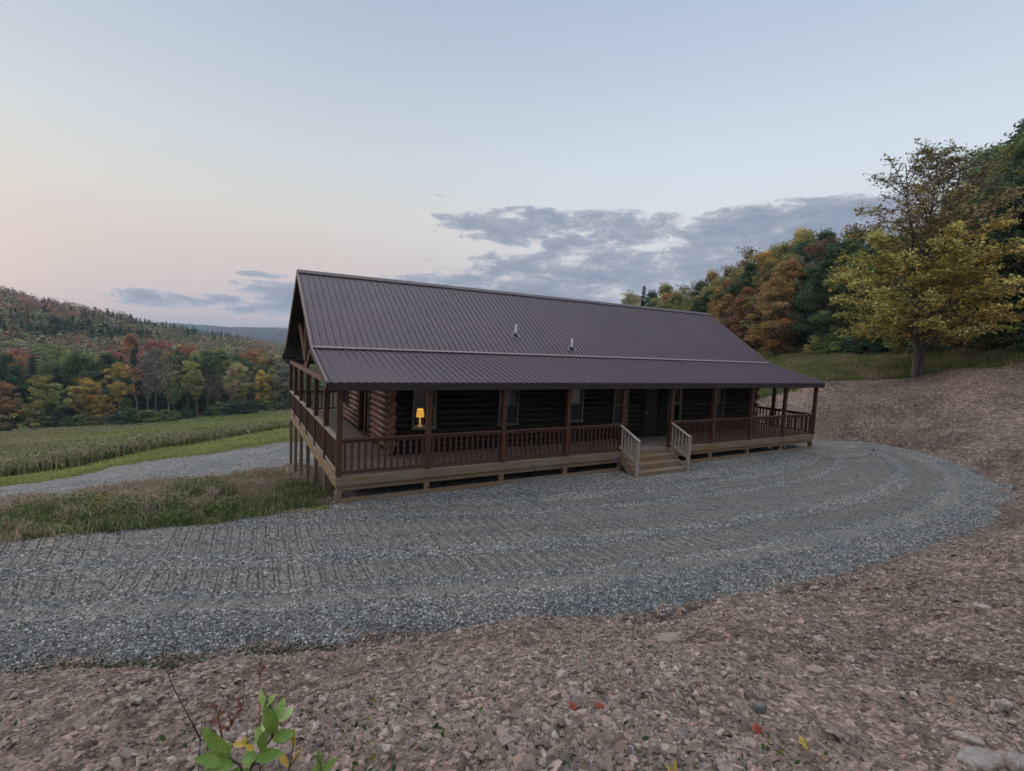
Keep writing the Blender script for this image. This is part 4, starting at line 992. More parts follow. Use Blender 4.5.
for i, px in enumerate(np.r_[np.linspace(-8, 290, 26)]):
    place_tree('bush', px+rng.uniform(-3, 3), tl(px)-rng.uniform(1, 4), H=rng.uniform(1.5, 3.6), color=rng.choice(['dark', 'green', 'dark', 'green', 'olive']), label=f'{ORD[i]} bush from left along the foot of the valley treeline', group='bushes at the foot of the valley treeline', wide=1.5)

# far hillside forest: an uncountable wood, one object
def hillside():
    P = []; T = []; S_ = []
    n = 4200; px = rng.uniform(-120, 330, n); d = 150*(560/150)**rng.random(n)
    lo = np.interp(px, TL_X, TL_D)+36; k = d > lo; px, d = px[k], d[k]
    r = (px-CX)/F*d; x = CAM[0]+FW[0]*d+RT[0]*r; y = CAM[1]+FW[1]*d+RT[1]*r; z = smooth_h(x, y)
    pal = {k_: np.array(v) for k_, v in COL.items()}
    for i in range(len(x)):
        f_ = fbm(np.array([x[i]/70]), np.array([y[i]/70]), 15)[0]; u = rng.random()
        hi = z[i] > -2
        con = (z[i] > -15 and f_ > .40 and u < .75) if z[i] < 4 else (f_ > .66 and u < .25)
        H = rng.uniform(10, 17)
        if con: c = pal[rng.choice(['deep', 'pine', 'dark'])]
        elif hi: c = pal[rng.choice(['rust', 'brown', 'olive', 'grey', 'red', 'dark', 'green'], p=[.38, .27, .08, .08, .13, .03, .03])]*1.15
        else: c = pal[rng.choice(['olive', 'green', 'brown', 'rust', 'grey', 'dark', 'orange', 'yellowgreen'], p=[.19, .20, .20, .16, .04, .14, .03, .04])]
        m_ = int(np.clip(60000/d[i], 110, 300)); c = (c*.82+np.mean(c)*.18)*rng.uniform(.6, 1.45)*1.15
        if con:
            t = rng.random(m_)**.8; a = rng.uniform(0, 6.28, m_); rr = (1-t)*3.6*rng.uniform(.5, 1, m_); q = np.stack([rr*np.cos(a), rr*np.sin(a), H*(.05+.95*t)], 1)
        else:
            q = rng.normal(0, 1, (m_, 3)); q /= np.linalg.norm(q, axis=1, keepdims=True); q *= rng.random((m_, 1))**.3; w_ = rng.uniform(4.0, 6.4)
            q *= 1+.25*np.sin(q[:, :1]*5+i)*np.sin(q[:, 1:2]*4+i*2); q = q*[w_, w_, H*.36]+[0, 0, H*.62]
        P.append(q+[x[i], y[i], z[i]]); lv = np.clip(1+rng.normal(0, .12, (m_, 1)), .4, 1.8); T.append(c*lv); S_.append(np.full(m_, .95 if con else 1.15)*(.8+d[i]/800))
    V, Fq = leaf_quads(np.concatenate(P), np.concatenate(S_), 1.4)
    me = np_mesh('hillside_forest', V, Fq, M['leaf'], False, {'tint': ('FACE', np.concatenate(T))})
    o = link('hillside_forest', me); o.color = (1, 1, 1, 1); tag(o, 'mixed autumn forest covering the far hillside across the valley', 'forest', kind='stuff')
    # distant ridges
    P = []; T = []
    n = 26000; px = rng.uniform(60, 420, n); d = 1900*(4200/1900)**rng.random(n); r = (px-CX)/F*d; x = CAM[0]+FW[0]*d+RT[0]*r; y = CAM[1]+FW[1]*d+RT[1]*r; z = smooth_h(x, y)
    m_ = 7; q = rng.normal(0, 1, (n, m_, 3))*[7, 7, 3.5]+[0, 0, 8]; P = (np.stack([x, y, z], 1)[:, None]+q).reshape(-1, 3); c = np.array([[.06, .065, .03], [.1, .07, .04], [.03, .045, .02]])[rng.integers(0, 3, n)]
    V, Fq = leaf_quads(P, 10, .6); me = np_mesh('distant_forest', V, Fq, M['leaf'], False, {'tint': ('FACE', np.repeat(c, m_, 0))})
    o = link('distant_forest', me); o.color = (1, 1, 1, 1); tag(o, 'hazy blue wooded ridges on the horizon', 'forest', kind='stuff')
hillside()

# the big half-bare maple on the bank
def maple():
    r = np.random.default_rng(99); H = 13.9; d = 30.6
    rr = (917-CX)/F*d; x, y = CAM[:2]+FW*d+RT*rr; z = gz(x, y)
    ax = np.array([RT[0], RT[1], 0]); ay = np.array([FW[0], FW[1], 0])
    paths = []; leaders = []
    for (x0, xt, yt_, zt, r0) in [(-.12, -.1, .2, H*.97, .165), (.22, 1.1, -.3, H*.93, .14), (-.2, -1.9, .3, H*.93, .09)]:
        zs = np.linspace(0, 1, 12); w = np.clip((zs-.12)/.88, 0, 1)**1.15
        pts = np.stack([x0+(xt-x0)*w, yt_*w, zs*zt], 1) + np.c_[r.normal(0, .05, (12, 2)), np.zeros(12)]; pts[0, 2] = -.6
        rd = r0*(1-zs)**.85+.02; rd[0] *= 1.3; paths.append((pts, rd)); leaders.append(pts)
    prof_z = np.array([.06, .12, .2, .3, .42, .55, .68, .8, .92, 1.0])*H; prof_r = np.array([1.0, 2.4, 3.8, 4.4, 4.5, 4.3, 3.9, 3.2, 2.2, .8])
    P = []; T = []; S_ = []
    def twigs(p, n, L_, tone, lf, spread=(1, 1, .45), dens=10):
        for _ in range(n):
            dv = r.normal(0, 1, 3)*spread; dv /= np.linalg.norm(dv); e = p+dv*L_*r.uniform(.5, 1.2); paths.append((np.stack([p, (p+e)/2+r.normal(0, .04, 3), e]), np.array([.016, .011, .006])))
            k = max(1, int(dens*r.uniform(.5, 1.5))); u = r.uniform(.25, 1.1, (k, 1)); q = p*(1-u)+e*u+r.normal(0, .11, (k, 3))*[1, 1, .5]
            P.append(q); lv = np.clip(1+r.normal(0, .18)+r.normal(0, .15, k), .5, 1.6)[:, None]; T.append(np.array(tone)*lv); S_.append(np.full(k, lf))
    nb = 128
    for i in range(nb):
        t = (i+.5)/nb; t = t**.92; z1 = H*(.175+.815*t); ld = leaders[r.integers(0, 3)] if t > .3 else leaders[r.integers(0, 2)]
        a = i*2.399+r.normal(0, .3); R_ = np.interp(z1, prof_z, prof_r)*r.uniform(.62, 1.12)
        if math.cos(a) > .5 and .1 < t < .5: R_ *= 1.08
        rise = R_*(.25+.55*t); z0 = max(1.5, z1-rise); s = np.array([np.interp(z0, ld[:, 2], ld[:, 0]), np.interp(z0, ld[:, 2], ld[:, 1]), z0])
        cx = np.interp(z1, ld[:, 2], ld[:, 0]); e = np.array([cx*.7+math.cos(a)*R_, math.sin(a)*R_, z1]); b, br = branch(s, e, .055*(1-t)+.03, .012, 7, .06, .04, r); paths.append((b, br))
        low = z1/H
        if low < .62:
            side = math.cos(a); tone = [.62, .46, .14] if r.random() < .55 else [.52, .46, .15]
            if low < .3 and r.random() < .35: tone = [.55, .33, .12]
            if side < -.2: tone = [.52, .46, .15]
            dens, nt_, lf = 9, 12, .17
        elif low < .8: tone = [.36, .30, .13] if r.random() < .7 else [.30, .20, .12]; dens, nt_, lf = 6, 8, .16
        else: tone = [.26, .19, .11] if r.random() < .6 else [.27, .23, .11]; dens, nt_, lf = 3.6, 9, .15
        for j in range(2, 7):
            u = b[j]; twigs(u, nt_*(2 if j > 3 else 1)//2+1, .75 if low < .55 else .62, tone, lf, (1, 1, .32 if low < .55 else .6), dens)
    V, Fq = tubes_np(paths, 5)
    def world(v): return np.array([x, y, 0])*0 + v[:, :1]*ax + v[:, 1:2]*ay + v[:, 2:]*np.array([0, 0, 1.])
    e = empty('maple_tree', (x, y, z)); tag(e, 'tall half-bare maple with yellow lower leaves standing alone on the right-hand bank', 'tree')
    link('trunk', np_mesh('maple_trunk', world(V), Fq, M['bark'], True), e)
    V, Fq = leaf_quads(np.concatenate(P), np.concatenate(S_), .7, r)
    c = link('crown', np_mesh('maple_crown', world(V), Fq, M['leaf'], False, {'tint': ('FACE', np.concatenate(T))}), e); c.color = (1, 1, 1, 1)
    return x, y, z
mx_, my_, mz_ = maple()

# ------------------------------------------------------------------ grasses
def blades(x, y, z, h, w, col, lean=.35, tip=None):
    n = len(x); a = rng.uniform(0, 6.283, n); la = rng.uniform(0, 6.283, n); l = np.abs(rng.normal(0, lean, n))*h
    b = np.stack([x, y, z], 1); sd = np.stack([np.cos(a), np.sin(a), np.zeros(n)], 1)*(w/2)[:, None]
    m_ = b+np.stack([np.cos(la)*l*.3, np.sin(la)*l*.3, h*.55], 1); t = b+np.stack([np.cos(la)*l, np.sin(la)*l, h*np.sqrt(np.clip(1-lean*.3, .3, 1))], 1)
    V = np.stack([b-sd, b+sd, m_+sd*.8, t, m_-sd*.8], 1).reshape(-1, 3); i = np.arange(n)*5
    F4 = np.stack([i, i+1, i+2, i+4], 1); F3 = np.stack([i+4, i+2, i+3], 1)
    return V, F4, F3, col, (col if tip is None else tip)
def grass_object(name, label, sets, cat='grass'):
    V = []; A4 = []; A3 = []; C4 = []; C3 = []; o = 0
    for (v, f4, f3, c, c2) in sets: V.append(v); A4.append(f4+o); A3.append(f3+o); C4.append(c); C3.append(c2); o += len(v)
    me = np_mesh(name, np.concatenate(V), [np.concatenate(A4), np.concatenate(A3)], M['grass'], False, {'tint': ('FACE', np.concatenate(C4+C3))})
    ob = link(name, me); ob.color = (1, 1, 1, 1); tag(ob, label, cat, kind='stuff'); return ob
def cmix(pal, n, jitter=.25):
    pal = np.array(pal); return pal[rng.integers(0, len(pal), n)]*rng.uniform(1-jitter, 1+jitter, (n, 1))
# weeds on the mound between the drive and the lower road
n = 190000; x = rng.uniform(-22, 1.6, n); y = rng.uniform(-.8, 12.6, n)
g, w, s = masks(x, y); rs = sdf(x, y, road)
f1 = fbm(x/1.3, y/1.3, 101); k = (s < .14) & (rs < -.15) & (g > .3) & (f1+rng.normal(0, .06, n) > .435) & ~((x > -.25) & (y > 1.2)) 
x, y, f1 = x[k], y[k], f1[k]; n = len(x); z = ground_z(x, y); dry = fbm(x/1.6+5, y/1.6, 111)+.045*(y-3.5)+rng.normal(0, .07, n)
green = cmix([[.09, .13, .045], [.12, .15, .06], [.2, .21, .09], [.10, .14, .055]], n); tan = cmix([[.42, .325, .25], [.36, .28, .2], [.44, .34, .28], [.31, .25, .15]], n)
col = np.where((dry > .49)[:, None], tan, green); h = rng.uniform(.06, .34, n)*(.5+f1)*(1+.35*(y > 2.5))
tip = np.where((rng.random(n) < .3)[:, None], cmix([[.28, .21, .16], [.24, .2, .13]], n), col)
sets = [blades(x, y, z-.02, h, rng.uniform(.012, .03, n), col, .45, tip)]
def leaf_sprigs(x, y, z, hmax, pal, size, n_per):
    k = len(x); xx = np.repeat(x, n_per)+rng.normal(0, .09, k*n_per); yy = np.repeat(y, n_per)+rng.normal(0, .09, k*n_per); zz = np.repeat(z, n_per)+rng.uniform(.02, 1, k*n_per)*np.repeat(hmax, n_per)
    V, Fq = leaf_quads(np.stack([xx, yy, zz], 1), size, .6); return V, Fq, np.zeros((0, 3), int), cmix(pal, k*n_per, .3), np.zeros((0, 3))
q = rng.random(n) < .05; kk = q & (dry < .55)
sets.append(leaf_sprigs(x[kk], y[kk], z[kk], h[kk]*1.1, [[.05, .09, .025], [.08, .13, .03], [.12, .14, .04]], .07, 9))
kk = (rng.random(n) < .02) & (dry > .5); sets.append(leaf_sprigs(x[kk], y[kk], z[kk], h[kk]*1.2, [[.23, .16, .13], [.2, .15, .12]], .045, 12))
nc = 420; cx_ = rng.uniform(-16, .2, nc); cy_ = rng.uniform(.2, 9.5, nc); g2, w2_, s2_ = masks(cx_, cy_); kk = (s2_ < -.35) & (sdf(cx_, cy_, road) < -.5) & ((fbm(cx_/2.1, cy_/2.1, 191) > .5) | (rng.random(nc) < .15)); cx_, cy_ = cx_[kk], cy_[kk]
for ci in range(len(cx_)):
    m_ = int(rng.integers(40, 130)); rr_ = rng.uniform(.12, .38); xx = cx_[ci]+rng.normal(0, rr_, m_); yy = cy_[ci]+rng.normal(0, rr_, m_); zc_ = ground_z([cx_[ci]], [cy_[ci]])[0]; hh = rng.uniform(.25, .62)*np.exp(-((xx-cx_[ci])**2+(yy-cy_[ci])**2)/(rr_*1.8)**2)*rng.uniform(.6, 1.1, m_)
    kd = rng.random()
    pal = [[.09, .13, .045], [.07, .10, .04], [.13, .15, .06]] if kd < .45 else ([[.33, .25, .19], [.28, .2, .15], [.36, .28, .22]] if kd < .85 else [[.19, .19, .07], [.24, .2, .08], [.14, .15, .05]])
    base_c = cmix(pal, m_, .3); zz = np.full(m_, zc_-.05)
    sets.append(blades(xx, yy, zz, hh+.08, rng.uniform(.01, .025, m_), base_c, .5, np.clip(base_c*1.25, 0, .5)))
    if kd < .45 or kd > .85: sets.append(leaf_sprigs(xx[::4], yy[::4], zz[::4], hh[::4]+.06, pal, .085, 7))
    else: sets.append(leaf_sprigs(xx[::3], yy[::3], zz[::3]+hh[::3]*.5, hh[::3]*.7, [[.36, .28, .23], [.3, .22, .18]], .035, 8))
grass_object('weeds', 'dry pinkish grass and green weeds on the mound left of the porch', sets, 'weeds')
# mown strip and field on the left
def field_pts(n, d0, d1, p0=-80, p1=345):
    d = d0*(d1/d0)**rng.random(n); px = rng.uniform(p0, p1, n); r = (px-CX)/F*d; x = CAM[0]+FW[0]*d+RT[0]*r; y = CAM[1]+FW[1]*d+RT[1]*r; return x, y, d, px
d_near = lambda px: np.interp(px, [-80, 0, 75, 150, 220, 289, 345], [25, 25.5, 25.5, 27.4, 29, 31.5, 33])
d_crop0 = lambda px: np.interp(px, [-80, 0, 75, 150, 220, 289, 345], [30, 30.5, 31.5, 34, 37, 42, 47])
d_crop1 = lambda px: np.interp(px, [-80, 0, 75, 150, 220, 289, 345], [58, 58, 58, 58, 56, 56, 56])
x, y, d, px = field_pts(150000, 24, 60); k = (d > d_near(px)+rng.normal(0, .25, len(d))) & (d < d_crop0(px)+1.5); x, y = x[k], y[k]; n = len(x)
lg = cmix([[.22, .27, .07], [.28, .32, .09], [.34, .33, .12], [.33, .28, .14]], n); f_ = fbm(x/2.2, y/2.2, 131)[:, None]; lg = lg*(.7+.6*f_)
grass_object('grass', 'mown green grass strip beyond the lower gravel road', [blades(x, y, ground_z(x, y)-.02, rng.uniform(.06, .16, n), rng.uniform(.02, .05, n), lg, .6)])
x, y, d, px = field_pts(120000, 29, 60, -80, 330); k = (d > d_crop0(px)+rng.normal(0, .5, len(d))) & (d < d_crop1(px)); x, y, d, px = x[k], y[k], d[k], px[k]; n = len(x)
f_ = fbm(x/3, y/3, 141); cg = cmix([[.17, .19, .085], [.21, .22, .10], [.13, .16, .065], [.29, .24, .14]], n)*(.65+.7*f_[:, None]); edge = (d-d_crop0(px) < 4)
tipc = np.where((rng.random(n) < .5)[:, None], cmix([[.36, .29, .19], [.31, .26, .16], [.34, .26, .2]], n), cg)
hs_ = (1.25-.55*np.clip((px-120)/200, 0, 1))*rng.uniform(.55, 1.0, n)*(.75+.5*f_)
kq = rng.random(n) < .10
grass_object('tall_grass', 'tall green and tan field growth in front of the valley treeline', [blades(x, y, smooth_h(x, y)-.05, hs_, rng.uniform(.05, .11, n), cg, .3, tipc), leaf_sprigs(x[kq], y[kq], smooth_h(x[kq], y[kq]), hs_[kq], [[.15, .18, .08], [.2, .22, .10], [.11, .14, .06], [.3, .25, .16]], .2, 7)])
x, y, d, px = field_pts(110000, 52, 150, -80, 340); k = d < np.interp(px, TL_X, TL_D)-1; x, y, d, px = x[k], y[k], d[k], px[k]; n = len(x)
st_ = fbm((x*RT[0]+y*RT[1])/30, (x*FW[0]+y*FW[1])/5, 151); cg = np.where((st_+rng.normal(0, .06, n) > .54)[:, None], cmix([[.31, .245, .16], [.34, .27, .18]], n), cmix([[.23, .27, .09], [.27, .3, .11], [.20, .24, .08]], n))
grass_object('meadow', 'grassy field sloping down to the valley treeline', [blades(x, y, smooth_h(x, y)-.03, rng.uniform(.15, .4, n), rng.uniform(.15, .35, n), cg, .5)])
# grass band above the dirt bank on the right
d = 24*(66/24)**rng.random(200000); px = rng.uniform(700, 1100, 200000); r = (px-CX)/F*d; x = CAM[0]+FW[0]*d+RT[0]*r; y = CAM[1]+FW[1]*d+RT[1]*r
g, w, s = masks(x, y); k = (g+rng.normal(0, .12, len(g)) > .55); x, y = x[k], y[k]; n = len(x); f_ = fbm(x/1.5, y/1.5, 161)
cg = np.where((f_+rng.normal(0, .07, n) > .60)[:, None], cmix([[.26, .21, .12], [.3, .23, .14]], n), cmix([[.11, .14, .05], [.15, .17, .065], [.19, .2, .08]], n))
grass_object('bank_grass', 'rough green grass along the top of the dirt bank', [blades(x, y, ground_z(x, y)-.03, rng.uniform(.12, .5, n)*(.5+f_), rng.uniform(.02, .06, n), cg, .45)])
# small weeds in the dirt
x, y, d = sample_view(900, 1.6, 30); g, w, s = masks(x, y); k = (g < .3) & (s < -.1) & (fbm(x/.8, y/.8, 171) > .62) & ~((x > -.4) & (x < 22) & (y > -.3)); x, y = x[k], y[k]; z = ground_z(x, y)
sets = [leaf_sprigs(x, y, z, np.full(len(x), .05), [[.03, .06, .018], [.05, .08, .025], [.12, .12, .03]], .028, 9)]
x2, y2, d2 = sample_view(9000, 5, 9); s2 = sdf(x2, y2, pad); k = (s2 < -.15) & (s2 > -.75) & (x2 < -1.2) & (fbm(x2/.5, y2/.5, 181) > .46); x2, y2 = x2[k], y2[k]
sets.append(leaf_sprigs(x2, y2, ground_z(x2, y2), np.full(len(x2), .05), [[.022, .035, .014], [.04, .05, .02]], .03, 7))
grass_object('seedlings', 'tiny dark green weeds sprouting among the stones', sets, 'weeds')

# ------------------------------------------------------------------ foreground sapling and twigs
def leaf_mesh(mb_, base, tip, width, fold=.25, nrm=None):
    base = np.array(base); tip = np.array(tip); d = tip-base; l = np.linalg.norm(d); d = d/l
    up = np.array([0, 0, 1.]) if nrm is None else np.array(nrm); s = np.cross(d, up); s /= np.linalg.norm(s)+1e-9; n_ = np.cross(s, d)
    k = 7; V = []
    for i in range(k):
        t = i/(k-1); w_ = width*.5*math.sin(math.pi*min(1, t*.93+.04))**.8*(1-.25*t); c = base+d*l*t-n_*l*.14*t*t
        V += [c-s*w_+n_*w_*fold, c, c+s*w_+n_*w_*fold]
    f = []
    for i in range(k-1):
        a = i*3; f += [(a, a+1, a+4, a+3), (a+1, a+2, a+5, a+4)]
    mb_.add(V, f)
def leafy(name, col, vein):
    m, nt, b = mat(name); n = noise(nt, tc(nt), 60, 4); n2 = noise(nt, tc(nt), 14, 3)
    c = mixc(nt, ramp(nt, n.outputs[0], [(.35, (0, 0, 0)), (.7, (1, 1, 1))]).outputs[0], col, vein); c = mixc(nt, math_(nt, 'MULTIPLY', n2.outputs[0], .3), c, tuple(x*.5 for x in col))
    L(nt, c, b.inputs['Base Color']); b.inputs['Roughness'].default_value = .45; t = N(nt, 'ShaderNodeBsdfTranslucent'); L(nt, c, t.inputs['Color'])
    mx = N(nt, 'ShaderNodeMixShader', inp={0: .3}); out = nt.nodes['Material Output']; L(nt, b.outputs[0], mx.inputs[1]); L(nt, t.outputs[0], mx.inputs[2]); L(nt, mx.outputs[0], out.inputs[0]); return m
GL = leafy('fresh_green_leaf', (.13, .25, .04), (.24, .34, .08)); GL2 = leafy('pale_green_leaf', (.30, .42, .12), (.42, .5, .2)); YL = leafy('yellow_leaf', (.55, .36, .05), (.62, .45, .12)); RL = leafy('red_leaf', (.40, .07, .04), (.30, .05, .03)); BL = leafy('rusty_leaf', (.2, .07, .03), (.14, .05, .03))
twig_m = bark('twig_bark', (.03, .022, .02), (.07, .05, .045), 20)
def P_(px, py, d): return at_depth(px, py, d)
def plant(name, label, cat, root_px, d, stems, leaves, stem_r=.0035, mat_s=None):
    b = at_depth(root_px[0], root_px[1], d); z = gz(b[0], b[1]); e = empty(name, (b[0], b[1], z)); tag(e, label, cat)
    m = MB(); org = np.array([b[0], b[1], z])
    for s in stems:
        pts = [P_(*q) for q in s]; pts = [p-org for p in pts]
        if s[0][:2] == root_px: pts = [np.array([0, 0, -.02]), np.array([pts[0][0]*.6, pts[0][1]*.6, pts[0][2]*.5])] + pts
        m.tube(pts, list(np.linspace(stem_r, stem_r*.4, len(pts))), 7)
    m.build('stem', mat_s or twig_m, e, True)
    for (bp, tp, w_, mm, up) in leaves:
        k = MB(); leaf_mesh(k, P_(*bp)-org, P_(*tp)-org, w_, .22, up); o = k.build('leaf', mm, e, True)
D0 = 1.12; camup = R[:, 2]*-1*.75+np.array([0, 0, .65])
def lf(b, t, w_, mm, db=0, dt=0): return ((b[0], b[1], D0+db), (t[0], t[1], D0+dt), w_, mm, camup+np.array([rng.normal(0, .18), rng.normal(0, .18), 0]))
plant('sapling', 'bright green sapling with fresh oval leaves at the bottom edge of the photo', 'plant', (246, 785), D0,
      [[(246, 785, D0), (252, 765, D0), (262, 752, D0), (272, 738, D0), (275, 715, D0), (266, 700, D0)], [(246, 785, D0), (240, 765, D0), (228, 757, D0), (216, 750, D0)], [(252, 765, D0), (262, 762, D0)]],
      [lf((230, 757), (202, 731), .034, GL, 0, -.04), lf((230, 760), (197, 759), .036, GL, 0, -.05), lf((234, 764), (206, 771), .034, GL, 0, -.04), lf((252, 768), (247, 748), .034, GL, 0, .02), lf((240, 768), (232, 786), .034, GL), lf((250, 772), (222, 780), .032, GL),
       lf((256, 758), (279, 753), .032, GL, 0, -.03), lf((272, 738), (294, 733), .032, GL, 0, .0), lf((266, 748), (255, 727), .030, GL, 0, .03), lf((262, 752), (262, 735), .030, GL, 0, -.04), lf((272, 735), (272, 712), .034, GL, 0, -.02), lf((274, 730), (263, 712), .030, GL),
       lf((278, 718), (283, 697), .026, GL, 0, .03), lf((277, 722), (294, 707), .024, GL2, 0, .03), lf((264, 706), (260, 690), .017, GL2, 0, .0), lf((265, 706), (275, 694), .017, GL2), lf((267, 712), (270, 697), .022, GL), lf((230, 757), (228, 741), .015, GL2), lf((246, 745), (232, 744), .015, YL), lf((246, 745), (254, 750), .016, YL), lf((243, 744), (246, 737), .012, YL), lf((272, 730), (258, 722), .024, GL2, 0, .05)])
plant('yellow_sprig', 'thin sprig with yellow leaves just right of the green sapling', 'plant', (288, 785), 1.16, [[(288, 785, 1.16), (289, 768, 1.16), (293, 750, 1.16), (293, 735, 1.16)], [(289, 768, 1.16), (300, 752, 1.16)]],
      [((293, 748, 1.16), (293, 729, 1.16), .013, YL, camup), ((288, 767, 1.16), (279, 752, 1.16), .017, YL, camup), ((291, 765, 1.16), (300, 750, 1.16), .010, YL, camup), ((289, 771, 1.16), (283, 780, 1.16), .012, YL, camup)], .002)
plant('seedling', 'small green seedling right of the yellow sprig at the bottom edge', 'plant', (322, 785), 1.2, [[(322, 785, 1.2), (321, 768, 1.2), (318, 756, 1.2)]],
      [((320, 772, 1.2), (318, 751, 1.2), .018, GL, camup), ((321, 772, 1.2), (336, 759, 1.2), .022, GL, camup), ((321, 775, 1.2), (311, 768, 1.2), .018, GL, camup)], .002)
plant('dry_twig', 'thin dark leafless twig leaning left beside the green sapling', 'twig', (198, 785), 1.2, [[(198, 785, 1.2), (199, 760, 1.2), (202, 722, 1.2)], [(200, 738, 1.2), (188, 715, 1.22), (172, 685, 1.25), (162, 655, 1.28)], [(162, 655, 1.28), (166, 640, 1.3)]], [], .0022)
plant('dead_weed', 'reddish brown dead weed standing behind the green sapling', 'plant', (214, 785), 1.3, [[(214, 785, 1.3), (216, 745, 1.3), (232, 725, 1.3), (243, 705, 1.3), (244, 694, 1.3)], [(222, 738, 1.3), (218, 715, 1.32), (222, 704, 1.32)], [(232, 725, 1.3), (228, 712, 1.3)]],
      [((216+dx, 735-dy, 1.3), (216+dx+ex, 735-dy+ey, 1.3), .012, BL, camup) for dx, dy, ex, ey in [(0, 0, -5, -6), (3, 4, 6, -5), (5, 12, -7, -4), (2, 20, 7, -4), (0, 26, -5, -6), (9, 8, 5, 4), (14, 10, 4, -8), (20, 20, 6, -6), (26, 28, -5, -6), (1, 14, -8, 2)]], .0026, BL)
plant('rusty_stalk', 'single rusty dead stalk rising behind the sapling tip', 'plant', (260, 720), 2.2, [[(260, 720, 2.2), (260, 690, 2.2), (261, 664, 2.2)]], [((260, 676, 2.2), (257, 668, 2.2), .012, BL, camup), ((261, 672, 2.2), (264, 664, 2.2), .012, BL, camup), ((260, 668, 2.2), (261, 658, 2.2), .012, BL, camup)], .003, BL)
plant('yellow_shoot', 'tiny yellow shoot at the bottom edge near the middle', 'plant', (674, 785), 1.6, [[(674, 785, 1.6), (674, 772, 1.6)]], [((674, 776, 1.6), (676, 760, 1.6), .014, YL, camup), ((673, 776, 1.6), (666, 764, 1.6), .010, YL, camup)], .002)
# fallen leaves on the dirt
def on_ground(px, py):
    r = R @ np.array([px-CX, py-CY, F]); lo, hi = .5, 60.
    t = np.linspace(1.2, 40, 3000)/F; pts = CAM+r[None]*t[:, None]; zg = ground_z(pts[:, 0], pts[:, 1]); i = int(np.argmax(pts[:, 2] < zg)); return pts[i]
for px, py, sz, mm, lab in [(570, 714, .055, RL, 'orange red fallen leaf on the stones, leftmost of the three red leaves'), (601, 716, .048, RL, 'small dark red fallen leaf on the stones, middle of the three red leaves'), (753, 731, .07, RL, 'bright red fallen leaf on the stones, rightmost of the three red leaves'), (805, 749, .06, YL, 'small yellow fallen leaf among the stones right of the red leaves')]:
    p = on_ground(px, py); k = MB(); a = rng.uniform(0, 6)
    for da in (-.9, -.45, 0, .45, .9): leaf_mesh(k, (0, 0, 0), (math.cos(a+da)*sz*(.75 if da else .9), math.sin(a+da)*sz*(.75 if da else .9), .012), sz*.42, .15)
    o = k.build('fallen_leaf', mm, None, True); o.location = (p[0], p[1], p[2]+.035); o.rotation_euler = (.25*RT[0]+.35, .1, 0)
    so = o.modifiers.new('t', 'SOLIDIFY'); so.thickness = .001; tag(o, lab, 'leaf')
# single rocks one can pick out
def rock(px, py, L_, W_, H_, rot, lab, col, slab_=True):
    p = on_ground(px, py); r = np.random.default_rng(int(px*7+py)); k = 16
    th = np.sort(np.linspace(0, 2*math.pi, k, endpoint=False)+r.uniform(-.12, .12, k)); rr = 1+r.normal(0, .10, k); rings = []
    for z, s in ((-.6, .9), (0, 1.02), (.75, .97), (1.0, .80)): rings.append(np.stack([np.cos(th)*rr*s*L_/2, np.sin(th)*rr*s*W_/2, np.full(k, z*H_)+r.normal(0, .05*H_, k)], 1))
    V = np.concatenate(rings+[[[0, 0, H_*1.02]]]); f = [(i*k+j, i*k+(j+1) % k, (i+1)*k+(j+1) % k, (i+1)*k+j) for i in range(3) for j in range(k)]+[(3*k+j, 3*k+(j+1) % k, 4*k) for j in range(k)]
    q4 = np.array([x for x in f if len(x) == 4]); q3 = np.array([x for x in f if len(x) == 3])
    me = np_mesh('flat_rock', V, [q4, q3], M['stone'], False, {'tint': ('FACE', np.tile(np.array([col]), (len(f), 1))*r.uniform(.85, 1.15, (len(f), 1)))})
    o = link('rock', me); o.location = (p[0], p[1], p[2]+H_*.1); o.rotation_euler = (r.normal(0, .1), r.normal(0, .1), rot); tag(o, lab, 'rock')
    bv = o.modifiers.new('bevel', 'BEVEL'); bv.width = H_*.12; bv.segments = 2
a1 = math.atan2(RT[1], RT[0])
rock(982, 764, .34, .16, .05, a1+.15, 'large flat pale grey slab of rock at the bottom right corner', (.25, .225, .21))
rock(1016, 768, .14, .12, .06, a1+.5, 'blocky pale rock right of the large flat slab in the corner', (.24, .215, .2))
rock(968, 742, .16, .07, .035, a1-.6, 'long narrow tilted rock above the large flat slab', (.29, .25, .23))
rock(1005, 708, .10, .07, .05, a1+.3, 'pale square rock at the right edge above the corner slab', (.28, .245, .225))
rock(822, 640, .20, .13, .02, a1, 'thin flat pale rock lying left of the drive bend in the dirt', (.31, .255, .23))
rock(815, 672, .20, .10, .035, a1+.2, 'pinkish flat rock in the dirt, lower of the two right of centre', (.30, .225, .2))
rock(982, 609, .26, .12, .05, a1+.1, 'bright pale rock near the right edge below the gravel bend', (.30, .255, .235))
rock(669, 638, .34, .2, .02, a1+.1, 'broad thin flat stone in the dirt just below the gravel edge', (.25, .195, .17))
rock(352, 634, .24, .12, .06, a1+.5, 'dark reddish rock at the lower edge of the gravel drive', (.14, .10, .09))
rock(760, 712, .09, .07, .05, a1, 'dark grey rock above the bright red leaf', (.12, .115, .115))
rock(815, 589, .26, .10, .04, a1+.3, 'long pale rock beside the gravel edge on the lower right', (.27, .22, .2))

